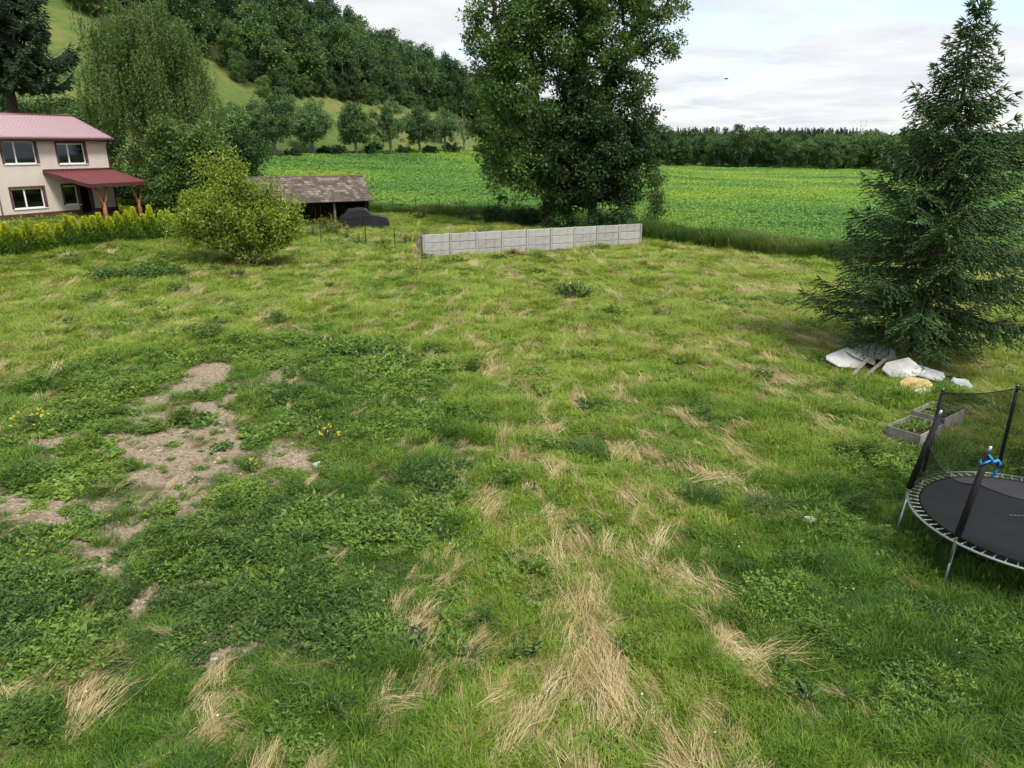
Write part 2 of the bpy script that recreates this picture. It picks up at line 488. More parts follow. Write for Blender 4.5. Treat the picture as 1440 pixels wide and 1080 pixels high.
def blades(seed, nb, h, wd, spread, lean=.6, lie=0., hv=.5):
    r = np.random.default_rng(seed)
    a = r.random(nb) * 2 * math.pi; rad = np.sqrt(r.random(nb)) * spread
    B = np.stack([np.cos(a) * rad, np.sin(a) * rad, np.full(nb, -.01)], 1)
    az = a + r.normal(size=nb) * .9
    hh = h * (1 - hv + 2 * hv * r.random(nb)); ln = lean * (.3 + r.random(nb))
    O = np.stack([np.cos(az), np.sin(az), np.zeros(nb)], 1)
    mid = B + np.c_[O[:, :2] * (hh * .35 * ln)[:, None], hh * .6]
    tip = B + np.c_[O[:, :2] * (hh * 1.1 * ln)[:, None], hh * (1 - .35 * ln)]
    S = np.stack([-np.sin(az), np.cos(az), np.zeros(nb)], 1) * wd * (.7 + .6 * r.random((nb, 1)))
    tw = r.normal(size=(nb, 1)) * .5; S = S * np.cos(tw) + O * np.sin(tw) * wd
    V = np.stack([B - S * .5, B + S * .5, mid - S * .45, mid + S * .45, tip], 1).reshape(-1, 3)
    b = (np.arange(nb) * 5)[:, None]
    F = np.concatenate([b + np.array([t]) for t in ([0, 1, 3], [0, 3, 2], [2, 3, 4])], 0)
    return V, F, np.repeat(r.random(nb), 5)
def straws(seed, nb, ln, wd, width, hgt):
    """laid-over dry stems, lying along +Y"""
    r = np.random.default_rng(seed)
    x0 = r.normal(size=nb) * width; y0 = (r.random(nb) - .6) * ln
    a = r.normal(size=nb) * .22; l = ln * (.5 + .8 * r.random(nb)); z0 = r.random(nb) * hgt * .5
    B = np.stack([x0, y0, z0], 1); O = np.stack([np.sin(a), np.cos(a), np.zeros(nb)], 1)
    mid = B + O * (l * .5)[:, None]; mid[:, 2] += hgt * (.3 + r.random(nb))
    O2 = np.stack([np.sin(a + r.normal(size=nb) * .25), np.cos(a), np.zeros(nb)], 1)
    tip = mid + O2 * (l * .5)[:, None]; tip[:, 2] = r.random(nb) * hgt * .6
    S = np.stack([np.cos(a), -np.sin(a), np.zeros(nb)], 1) * wd
    V = np.stack([B - S * .5, B + S * .5, mid - S * .4, mid + S * .4, tip], 1).reshape(-1, 3)
    b = (np.arange(nb) * 5)[:, None]
    F = np.concatenate([b + np.array([t]) for t in ([0, 1, 3], [0, 3, 2], [2, 3, 4])], 0)
    return V, F, np.repeat(r.random(nb), 5)
def weedmesh(seed, nst, lps, rad, h, L, W, narrow=1.):
    """low leafy herb: several stems set with leaves"""
    r = np.random.default_rng(seed); P = []; D = []
    for i in range(nst):
        a = r.random() * 6.283; q = math.sqrt(r.random()) * rad; hs = h * (.5 + .6 * r.random()) * (1 - .5 * q / rad)
        for j in range(lps):
            f = (j + .6) / lps; b = r.random() * 6.283
            p = np.array([math.cos(a) * q * (.5 + .5 * f), math.sin(a) * q * (.5 + .5 * f), hs * f])
            P.append(p); D.append([math.cos(b), math.sin(b), .1 + .5 * f + .2 * r.normal()])
    P = np.array(P); D = np.array(D); n = len(P)
    V, F = leaves(P, D, L * (.5 + .8 * r.random(n)), W * (.6 + .7 * r.random(n)), r, .2, .15)
    return V, F, np.repeat(r.random(n), 4)

# ------------------------------------------------------------------ layout of the lawn (patches traced on the ground)
def poly_sd(px, py, poly):
    """signed distance to a polygon, positive inside"""
    poly = np.asarray(poly, float); n = len(poly)
    inside = np.zeros(px.shape, bool); dist = np.full(px.shape, 1e9)
    for i in range(n):
        ax, ay = poly[i]; bx, by = poly[(i + 1) % n]
        ex, ey = bx - ax, by - ay
        t = np.clip(((px - ax) * ex + (py - ay) * ey) / (ex * ex + ey * ey + 1e-9), 0, 1)
        dist = np.minimum(dist, np.hypot(px - ax - t * ex, py - ay - t * ey))
        c = ((ay > py) != (by > py)) & (px < (bx - ax) * (py - ay) / (by - ay + 1e-12) + ax)
        inside ^= c
    return np.where(inside, dist, -dist)
def ground_poly(pts):
    return np.array([at(*p)[:2] for p in pts])
SOIL = [ground_poly(p) for p in (
    [(160, 575), (215, 545), (300, 516), (325, 520), (318, 548), (330, 575), (300, 600), (345, 612), (420, 630), (450, 655), (370, 672), (300, 660), (280, 700), (240, 735), (195, 712), (210, 680), (160, 660), (190, 610)],
    [(345, 535), (400, 522), (412, 545), (370, 552)],
    [(98, 775), (150, 742), (182, 752), (160, 800), (112, 800)],
    [(140, 858), (200, 818), (280, 835), (240, 862)],
    [(-30, 700), (40, 695), (130, 722), (95, 735), (30, 722), (-30, 730)],
    [(60, 620), (180, 600), (170, 640), (60, 650)],
    [(640, 630), (668, 632), (660, 655), (640, 650)],
    [(335, 905), (372, 880), (372, 930), (335, 930)])]
WEED = [ground_poly(p) for p in (
    [(-60, 620), (60, 565), (150, 510), (270, 470), (430, 478), (610, 500), (645, 560), (640, 640), (625, 720), (600, 800), (570, 900), (480, 950), (300, 930), (-80, 960)],
    [(-80, 960), (300, 930), (480, 950), (560, 1000), (520, 1120), (-80, 1120)])]
LUSH = ground_poly([(985, 790), (1050, 700), (1180, 645), (1290, 620), (1500, 640), (1560, 1140), (1100, 1120), (1080, 930), (1040, 850)])
DGRASS = [ground_poly(p) for p in (
    [(930, 330), (1200, 365), (1230, 420), (1000, 378)],
    [(560, 440), (720, 400), (900, 430), (880, 465), (700, 470)],
    [(380, 470), (640, 440), (660, 470), (560, 500), (400, 500)],
    [(930, 640), (1020, 660), (1010, 720), (940, 715)],
    [(840, 620), (1000, 560), (1040, 600), (900, 660)])]
STRAW = [  # laid dry stems: x0,y0,x1,y1,halfwidth in the photograph, thickness
    (758, 800, 790, 878, 26, 1.), (784, 800, 800, 876, 22, 1.), (900, 793, 938, 855, 15, 1.), (958, 808, 968, 856, 24, 1.), (784, 720, 790, 780, 8, .9), (848, 728, 838, 768, 9, .9),
    (998, 808, 1012, 888, 9, 1.), (831, 809, 855, 864, 10, .9), (945, 720, 968, 748, 22, .9), (1010, 680, 1085, 728, 24, .8), (580, 885, 594, 990, 13, 1.), (790, 905, 880, 1010, 30, .9), (850, 915, 905, 985, 24, .9),
    (704, 978, 736, 1030, 9, .9), (1015, 875, 1056, 932, 14, .9), (988, 1020, 1030, 1085, 16, 1.), (676, 706, 692, 742, 14, .7), (100, 945, 130, 1010, 20, .8), (-10, 930, 40, 1010, 25, .6), (880, 850, 900, 880, 16, .8),
    (860, 615, 912, 690, 8, .7), (745, 560, 775, 620, 6, .6), (690, 555, 712, 580, 6, .6), (930, 850, 975, 905, 10, .6), (655, 560, 668, 580, 6, .6), (1060, 640, 1130, 680, 12, .5), (1080, 530, 1150, 545, 26, .55),
    (1010, 590, 1100, 620, 14, .45), (960, 530, 1000, 545, 12, .5), (920, 640, 990, 670, 8, .5), (755, 760, 770, 800, 8, .7), (720, 640, 745, 690, 6, .5), (700, 1040, 716, 1085, 12, .7), (760, 1000, 775, 1060, 12, .7),
    (840, 1000, 890, 1075, 20, .7), (930, 930, 990, 1010, 14, .6), (1065, 940, 1085, 1000, 8, .6), (640, 1000, 655, 1060, 10, .5), (1140, 470, 1180, 480, 20, .4), (1330, 480, 1400, 490, 25, .6), (870, 690, 920, 760, 7, .5), (1060, 870, 1075, 900, 6, .5)]
SW = []
for (a, b, c, d, hw, th) in STRAW:
    A = at(a, b)[:2]; B = at(c, d)[:2]; m = at((a + c) / 2 + hw, (b + d) / 2)[:2]; m2 = at((a + c) / 2, (b + d) / 2)[:2]
    SW.append((A, B, float(np.hypot(*(m - m2))), th))
def lawn_masks(X, Y):
    nx = X + .9 * (fbm(X / .9, Y / .9, 41, 3) - .5) * 2; ny = Y + .9 * (fbm(X / .9, Y / .9, 57, 3) - .5) * 2
    soil = np.full(X.shape, -9.)
    for p in SOIL: soil = np.maximum(soil, poly_sd(nx, ny, p))
    soil = sst(-.65, .0, soil) * sst(.25, .43, fbm(X / .55, Y / .55, 77, 4))
    weed = np.full(X.shape, -9.)
    for i, p in enumerate(WEED): weed = np.maximum(weed, poly_sd(nx, ny, p) - (1.2 if i else 0))
    weed = sst(-.6, .7, weed)
    lush = sst(-.5, .8, poly_sd(nx, ny, LUSH))
    dg = np.full(X.shape, -9.)
    for p in DGRASS: dg = np.maximum(dg, poly_sd(nx, ny, p))
    dg = sst(-.8, .8, dg)
    dry = np.zeros(X.shape)
    for A, B, hw, th in SW:
        e = B - A; t = np.clip(((X - A[0]) * e[0] + (Y - A[1]) * e[1]) / (e @ e), 0, 1)
        dd = np.hypot(X - A[0] - t * e[0], Y - A[1] - t * e[1])
        dry = np.maximum(dry, th * (1 - sst(hw * .10, hw * 1.6, dd + .5 * hw * (2 * fbm(X / .3, Y / .5, 93, 2) - 1))))
    dry = dry * (.30 + 1.0 * sst(.36, .58, fbm((X * .97 + Y * .22) / .20, (Y * .97 - X * .22) / 2.4, 95, 2)))
    px, py = proj(X, Y, 0 * X)
    yel = .45 * sst(560, 470, py) + .34 * sst(600, 720, px) * (1 - lush) + .38
    yel = yel * (1 - .40 * weed) * (1 - .25 * lush) - .22 * dg + .06 * weed
    n = fbm(X / 3.2, Y / 3.2, 21, 3) - .5
    yel = np.clip(yel + .75 * n + .45 * (fbm(X / .9, Y / .9, 33, 3) - .5), .0, 1)
    # faint random dry flecks in the open grass
    fl = sst(.55, .72, fbm((X * .97 + Y * .22) / .30, (Y * .97 - X * .22) / 2.0, 91, 3)) * (1 - .8 * weed) * (1 - .8 * lush) * .62
    return soil, weed, lush, np.maximum(dry, fl * .8), yel

# ------------------------------------------------------------------ terrain sheets
ys = list(np.arange(-60, 4, 4.0)); y = 4.0
while y < 1700:
    ys.append(y); y += max(.25, .0135 * y)
ys = np.array(ys)
kk = np.concatenate([-np.geomspace(5, 1.02, 26), np.linspace(-1, 1, 221), np.geomspace(1.02, 5, 26)])
wv = np.maximum(ys + 12, 26)
GX = wv[:, None] * kk[None, :]; GY = np.repeat(ys[:, None], len(kk), 1)
GZ = H(GX, GY)
soil, weed, lush, dry, yel = lawn_masks(GX, GY)
far0 = GY > 70
soil = np.where(far0, 0, soil)
u_, s_ = US(GX, GY)
meadow = sst(-6, 4, s_)
TV = np.stack([GX, GY, GZ], 2).reshape(-1, 3)
nr_, nc_ = GX.shape
I = (np.arange(nr_ - 1)[:, None] * nc_ + np.arange(nc_ - 1)[None]).reshape(-1)
QF = np.stack([I, I + 1, I + 1 + nc_, I + nc_], 1)
fc = TV[QF].mean(1)
fu, fs = US(fc[:, 0], fc[:, 1])
zone = np.where(fs > 0, 2, np.where(fc[:, 1] > yb(fc[:, 0]), 1, 0))
zone = np.where((fc[:, 1] > 330) | (np.abs(fc[:, 0]) > 260), 2, zone)

k = NT('lawn_soil'); p = k.pos()
g1 = k.noise(9, 5, .65, p); g2 = k.noise(2.2, 4, .6, p); g3 = k.noise(60, 3, .6, p)
earth = k.ramp(k.math('ADD', k.math('MULTIPLY', g1, .6), k.math('MULTIPLY', g3, .4)), [(.32, (.12, .09, .06)), (.48, (.27, .21, .145)), (.66, (.45, .375, .28))])
turf = k.ramp(g1, [(.3, (.04, .045, .018)), (.55, (.085, .10, .03)), (.75, (.17, .14, .065))])
thatch = k.ramp(g1, [(.3, (.16, .11, .045)), (.7, (.36, .27, .12))])
c = k.mix(k.math('MULTIPLY', k.attr('dry'), k.math('ADD', g2, .3), True), turf, thatch)
c = k.mix(k.attr('soil'), c, earth)
M['lawn'] = k.done(k.bsdf(c, .95, .1, 0, k.bump(k.math('ADD', g1, g3), .7, .04)))
k = NT('field_soil'); p = k.pos()
g1 = k.noise(.9, 6, .65, p); g2 = k.noise(.05, 4, .6, p)
c = k.ramp(k.math('ADD', k.math('MULTIPLY', g1, .5), k.math('MULTIPLY', g2, .5)), [(.35, (.05, .13, .022)), (.5, (.085, .19, .03)), (.65, (.14, .24, .035))])
M['field'] = k.done(k.bsdf(c, .9, .1, 0, k.bump(g1, 1., .3)))
k = NT('meadow'); p = k.pos()
g1 = k.noise(.5, 6, .7, p); g2 = k.noise(.03, 5, .6, p, .5)
c = k.ramp(k.math('ADD', k.math('MULTIPLY', g1, .35), k.math('MULTIPLY', g2, .65)), [(.36, (.05, .095, .024)), (.5, (.095, .14, .036)), (.64, (.18, .18, .06))])
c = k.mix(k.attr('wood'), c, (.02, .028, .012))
M['meadow'] = k.done(k.bsdf(c, .95, .1, 0, k.bump(g1, 1., .4)))
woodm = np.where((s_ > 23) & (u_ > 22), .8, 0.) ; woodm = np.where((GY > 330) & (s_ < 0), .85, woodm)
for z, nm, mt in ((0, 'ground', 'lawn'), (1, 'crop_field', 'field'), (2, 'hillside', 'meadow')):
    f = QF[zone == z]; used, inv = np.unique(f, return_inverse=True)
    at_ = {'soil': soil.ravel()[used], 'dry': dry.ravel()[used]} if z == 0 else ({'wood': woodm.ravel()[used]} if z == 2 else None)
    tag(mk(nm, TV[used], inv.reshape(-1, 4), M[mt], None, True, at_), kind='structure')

# ------------------------------------------------------------------ grass, dry stems, weeds (instanced cover)
def lawn_points(dens, ymax=84, ymin=5.0, pw=1.25, r0=9.0, seed=1):
    """random points in the view wedge, thinning with distance"""
    r = np.random.default_rng(seed); out = []
    edges = np.geomspace(ymin, ymax, 22)
    for a, b in zip(edges[:-1], edges[1:]):
        hw = .80 * b + 3.5; rr = (a + b) / 2
        n = int(dens * min(1.15, (r0 / rr) ** pw) * (b - a) * 2 * hw)
        out.append(np.stack([(r.random(n) * 2 - 1) * hw, a + r.random(n) * (b - a)], 1))
    return np.concatenate(out), r
WALL_L, WALL_R = np.array([-5.7, 46.05]), np.array([9.44, 52.9])
def outside(X, Y):
    """not under the beds, slabs or house"""
    ok = (Y < yb(X) + 1.0)
    e = np.array([.46, .888]); L = np.array([-35.8, 51.0])
    a = (X - L[0]) * e[0] + (Y - L[1]) * e[1]; b = (X - L[0]) * e[1] - (Y - L[1]) * e[0]
    ok &= ~((a > -4) & (a < 9) & (b < .3) & (b > -9))
    for cx, cy in ((9.99, 16.34), (11.24, 17.5)):
        aa = (X - cx) * .6 - (Y - cy) * .8; bb = (X - cx) * .8 + (Y - cy) * .6
        ok &= ~((np.abs(aa) < .44) & (np.abs(bb) < .64))
    return ok
def rubble(X, Y):
    c0, c1 = np.array([10.6, 23.2]), np.array([13.6, 20.6]); e = c1 - c0
    t = np.clip(((X - c0[0]) * e[0] + (Y - c0[1]) * e[1]) / (e @ e), 0, 1)
    return 1 - sst(.5, .9, np.hypot(X - c0[0] - t * e[0], Y - c0[1] - t * e[1]))
P2, r = lawn_points(36, seed=11)
X, Y = P2.T; ok = outside(X, Y); X, Y = X[ok], Y[ok]
soil, weed, lush, dry, yel = lawn_masks(X, Y)
keep = r.random(len(X)) < (1 - .88 * soil) * (1 - .55 * weed) * (1 - .50 * np.clip(dry, 0, 1)) * (1 - .95 * rubble(X, Y))
X, Y, weed, lush, dry, yel, soil = (q[keep] for q in (X, Y, weed, lush, dry, yel, soil))
n = len(X); far = np.clip((np.hypot(X, Y) / 9.0), .9, 9) ** .55
gp = [proto('grass_kind_%d' % i, *blades(i, nb, h, .0095, sprd, ln), M['grass']) for i, (nb, h, sprd, ln) in enumerate(
    [(170, .13, .27, .7), (150, .17, .25, .8), (190, .10, .29, .9), (110, .25, .20, .8), (190, .09, .30, .6)])]
def stalks(seed, nb, h, spread):
    V, F, T = blades(seed, nb, h, .0055, spread, .45); r = np.random.default_rng(seed); tips = V.reshape(-1, 5, 3)[:, 4]
    LV, LF = leaves(tips - (0, 0, .05), np.array([0, 0, 1.]) + r.normal(size=(nb, 3)) * .3, .10, .018, r, .1)
    return np.concatenate([V, LV]), np.concatenate([F, LF + len(V)]), np.concatenate([T, np.ones(len(LV))])
gp.append(proto('grass_kind_5', *stalks(77, 16, .36, .3), M['grass']))
tall = fbm(X / 1.3, Y / 1.3, 63, 3)
idx = np.where((tall > .62) | (r.random(n) < .10 * lush), 3, r.integers(0, 5, n)); idx = np.where((idx == 3) & (tall < .45) & (lush < .3), 0, idx); idx = np.where(r.random(n) < .06 * (tall > .45), 5, idx)
hs = (.50 + .6 * r.random(n)) * (1 + .10 * lush) * (.40 + .8 * tall)
hz = far ** .35
scl = np.stack([far * (.8 + .4 * r.random(n)), far * (.8 + .4 * r.random(n)), hs * hz], 1) * (1 - .60 * soil)[:, None]
rot = np.stack([r.normal(size=n) * .12, r.normal(size=n) * .12, r.random(n) * 6.283], 1)
scatter('grass', gp, np.stack([X, Y, H(X, Y)], 1), rot, scl, idx, np.clip(yel + .15 * r.normal(size=n), 0, 1), 'mixed green and yellow-green grass growing over the whole plot', 'grass')
# dry stems
P2, r = lawn_points(70, ymax=66, seed=12, pw=1.2)
X, Y = P2.T; ok = outside(X, Y); X, Y = X[ok], Y[ok]
soil, weed, lush, dry, yel = lawn_masks(X, Y)
keep = r.random(len(X)) < np.clip(dry * .60 + .05 * (1 - weed) * (1 - lush) + .03 * weed, 0, 1) * (1 - soil)
X, Y, dry = X[keep], Y[keep], dry[keep]; n = len(X)
px, py = proj(X, Y, 0 * X)
az = np.radians(4 - 32 * np.clip((px - 775) / 330, -.35, 1.1)) + r.normal(size=n) * .36 + (r.random(n) < .22) * r.normal(size=n) * 1.2
far = np.clip(np.hypot(X, Y) / 9.0, .9, 6) ** .5
sp_ = [proto('straw_kind_%d' % i, *straws(50 + i, *a), M['straw']) for i, a in enumerate(((46, .62, .007, .085, .06), (40, .34, .008, .13, .05), (34, .48, .006, .10, .09)))]
th = np.clip(.35 + dry, .3, 1.2)
scatter('dry_grass', sp_, np.stack([X, Y, H(X, Y) + .02], 1), np.stack([r.normal(size=n) * .1, r.normal(size=n) * .1, -az], 1),
        np.stack([far * th, far * (.6 + .5 * th), far * (.7 + .5 * r.random(n))], 1), r.integers(0, 3, n), np.clip(.5 + .28 * r.normal(size=n), 0, 1), 'straw-coloured dry stems laid over in mown streaks across the grass', 'dry grass')
# broad-leaved weeds
P2, r = lawn_points(36, ymax=60, seed=13, pw=1.2)
X, Y = P2.T; ok = outside(X, Y); X, Y = X[ok], Y[ok]
soil, weed, lush, dry, yel = lawn_masks(X, Y)
patch = fbm(X / 1.1, Y / 1.1, 71, 3)
keep = r.random(len(X)) < np.clip(weed * (.10 + 1.5 * sst(.38, .58, patch)) + lush * (.12 + .5 * sst(.45, .6, patch)) + .10 * sst(.5, .65, patch), 0, 1) * (1 - .72 * soil) * (1 - .7 * dry)
X, Y, weed, patch, soil = X[keep], Y[keep], weed[keep], patch[keep], soil[keep]; n = len(X)
wp = [proto('weed_kind_%d' % i, *weedmesh(80 + i, *a), M['weed']) for i, a in enumerate(
    [(40, 8, .22, .13, .058, .028), (30, 12, .20, .20, .052, .019), (44, 5, .24, .07, .075, .042), (26, 18, .18, .22, .065, .011), (48, 9, .23, .14, .042, .021)])]
far = np.clip(np.hypot(X, Y) / 9.0, .9, 6) ** .5
kindn = fbm(X / 2.0, Y / 2.0, 101, 2)
idx = np.clip(((kindn - .25) / .5 * 5 + r.normal(size=n) * .7).astype(int), 0, 4)
sz = (.6 + .8 * r.random(n)) * (.75 + .6 * sst(.4, .65, patch)) * (1 - .62 * soil * (.4 + .6 * r.random(n)))
wt = np.clip(.47 + 1.3 * (fbm(X / 1.6, Y / 1.6, 111, 3) - .5) + .17 * r.normal(size=n), 0, 1)
scatter('weeds', wp, np.stack([X, Y, H(X, Y) - .01], 1), np.stack([r.normal(size=n) * .1, r.normal(size=n) * .1, r.random(n) * 6.283], 1),
        np.stack([far * sz, far * sz, far ** .6 * sz * (.8 + .5 * r.random(n))], 1), idx, wt, 'dark green broad-leaved weeds spreading round the bare earth patch', 'weeds')
# pebbles on bare earth
def stone_mesh(seed, nu=7, nv=5, rough=.25):
    r = np.random.default_rng(seed); V = []; F = []
    for i in range(nv + 1):
        for j in range(nu):
            t = math.pi * i / nv; q = 6.283 * j / nu; s = 1 + rough * r.normal() * math.sin(t)
            V.append((math.sin(t) * math.cos(q) * s, math.sin(t) * math.sin(q) * s, math.cos(t) * .6))
    for i in range(nv):
        for j in range(nu):
            F.append((i * nu + j, i * nu + (j + 1) % nu, (i + 1) * nu + (j + 1) % nu, (i + 1) * nu + j))
    return np.array(V), np.array(F)
k = NT('pebble'); M['pebble'] = k.done(k.bsdf(k.ramp(k.attr('itint', 'INSTANCER'), [(0, (.15, .11, .08)), (.7, (.30, .24, .18)), (1, (.45, .40, .34))]), .9, .15))
P2, r = lawn_points(300, ymax=30, seed=14)
X, Y = P2.T; soil, weed, lush, dry, yel = lawn_masks(X, Y)
keep = r.random(len(X)) < soil * .7 + .004; X, Y = X[keep], Y[keep]; n = len(X)
pp = []
for i in range(3):
    V, F = stone_mesh(i); pp.append(proto('pebble_kind_%d' % i, V, F, np.zeros(len(V)), M['pebble']))
s0 = .012 + .034 * r.random(n) ** 3; 
scatter('pebbles', pp, np.stack([X, Y, H(X, Y)], 1), np.stack([r.random(n) * .5, r.random(n) * .5, r.random(n) * 6.28], 1), np.stack([s0, s0 * (.6 + .6 * r.random(n)), s0], 1), r.integers(0, 3, n), r.random(n), 'small pale pebbles strewn over the bare earth', 'pebbles')
# crop on the field
r = np.random.default_rng(15); out = []
edges = np.geomspace(38, 330, 26)
for a, b in zip(edges[:-1], edges[1:]):
    hw = .86 * b + 8; rr = (a + b) / 2
    n = int(3.6 * (60 / rr) ** 1.25 * (b - a) * 2 * hw); out.append(np.stack([(r.random(n) * 2 - 1) * hw, a + r.random(n) * (b - a)], 1))
X, Y = np.concatenate(out).T; u, s = US(X, Y)
ok = (Y > yb(X) + 1.5) & (s < -2) & (Y < 318) & (X > -70) & ~((X < -12) & (Y < 79)); X, Y = X[ok], Y[ok]; n = len(X)
far = np.clip(np.hypot(X, Y) / 60, .8, 5) ** .65
def cropmesh(seed):
    V, F, T = weedmesh(seed, 22, 6, .36, .30, .15, .10)
    return V, F, .32 + .36 * T
cp_ = [proto('crop_kind_%d' % i, *cropmesh(130 + i), M['crop']) for i in range(3)]
ct = .44 + 1.15 * (fbm(X / 22 + Y * .02, Y / 11, 141, 4) - .5) + .04 * r.normal(size=n)
sz = .8 + .5 * r.random(n)
scatter('crop', cp_, np.stack([X, Y, H(X, Y) - .02], 1), np.stack([0 * X, 0 * X, r.random(n) * 6.283], 1), np.stack([far * sz, far * sz, sz * far ** .3 * (.75 + .5 * fbm(X / 6, Y / 4, 151, 3))], 1), r.integers(0, 3, n), np.clip(ct, 0, 1), 'low green crop covering the wide field behind the plot', 'crop')
# tall verge grass along the field edge, the fence line and round the spruce
r = np.random.default_rng(16); pts = []
def band(x0, x1, n, w0, w1, off=0.):
    x = x0 + (x1 - x0) * r.random(n); pts.append(np.stack([x, yb(x) - off + w0 + (w1 - w0) * r.random(n)], 1))
band(9.5, 60, 5200, -2.6, 1.6); band(10, 24, 1600, -2.2, .8); band(-24, 4, 1500, -1.4, 1.8); band(-70, -20, 900, -2, 2)
X, Y = np.concatenate(pts).T; n = len(X)
vp = [proto('verge_kind_%d' % i, *blades(160 + i, 60, h, .022, .35, .45), M['verge']) for i, h in enumerate((.75, .95, .6))]
hh = (.7 + .6 * fbm(X / 2.5, Y / 2.5, 171, 3)) * (.85 + .3 * r.random(n)) * np.where(X < 6, .75, 1)
vt = np.clip(.30 + 1.1 * (fbm(X / 3, Y / 3, 181, 3) - .5) + .25 * sst(12, 20, X) + .25 * (X < 6) + .1 * r.normal(size=n), 0, 1)
scatter('tall_grass', vp, np.stack([X, Y, H(X, Y)], 1), np.stack([r.normal(size=n) * .1, r.normal(size=n) * .1, r.random(n) * 6.28], 1), np.stack([1 + .3 * r.random(n)] * 2 + [hh], 1), r.integers(0, 3, n), vt, 'tall uncut grass along the edge of the crop field', 'grass')

# ================================================================== TREES
# --- two big broadleaved trees behind the concrete wall
B1 = at(768, 306); B1[1] = 66.0; B1[0] = (768 - 720) / FPX * 66.0 * 1.03; B1[2] = gz(B1[0], B1[1])
tree('ash_tree', 'tall light green ash tree with many upright stems behind the concrete wall', 'tree', B1, 201,
     [[(0, 0, -.2), (0, 0, 2.5), (-.6, 0, 6), (-1.6, 0, 12), (-2.2, 0, 19)], [(0, 0, 2.2), (1.2, .5, 7), (2.4, 0, 13), (3.2, 0, 20)], [(0, 0, 3.), (-2.2, .5, 8), (-4, 0, 14), (-5, 0, 19)], [(0, 0, 3.), (2.8, 0, 8), (5.5, 0, 13), (8.0, 0, 18)]],
     [(-2.7, 0, 9.5, 4.3, 5, 6.5), (-3.0, 0, 17, 4.3, 5, 6), (2.5, 0, 18.5, 5.6, 5, 6), (7.2, 0, 16, 4.1, 4.5, 5.5), (4, 0, 22, 6.5, 5, 3.5), (2.6, 0, 13, 3.4, 3.4, 4.4), (-2.6, -1, 5, 3.8, 4, 3.4), (-4.0, 0, 7.5, 2.6, 3, 4), (-4.6, 0, 13, 2.1, 3, 5)],
     860, 105, .92, .28, .16, .55, 'leaf_ash', shell=.42, clear=1.6)
B2 = np.array([7.2, 65.0, gz(7.2, 65.0)])
tree('maple_tree', 'dark dense maple tree with low hanging crown beside the lighter ash', 'tree', B2, 202,
     [[(0, 0, -.2), (0, 0, 3), (-.2, 0, 6), (.4, 0, 10), (.2, 0, 12.5)]],
     [(0, 0, 7.5, 5.2, 4.5, 4.6), (-1.6, -.5, 4.6, 3.8, 3.6, 3.0), (2.2, 0, 4.8, 3.2, 3.2, 2.6), (.2, 0, 11, 3.6, 3.5, 2.6), (3.0, 0, 8, 2.2, 2.8, 3), (-4.2, 0, 3.2, 1.6, 2, 1.6), (-.5, -.5, 2.6, 4.2, 3, 1.5)],
     480, 110, .9, .26, .20, .42, 'leaf_maple', shell=.40, clear=.9)
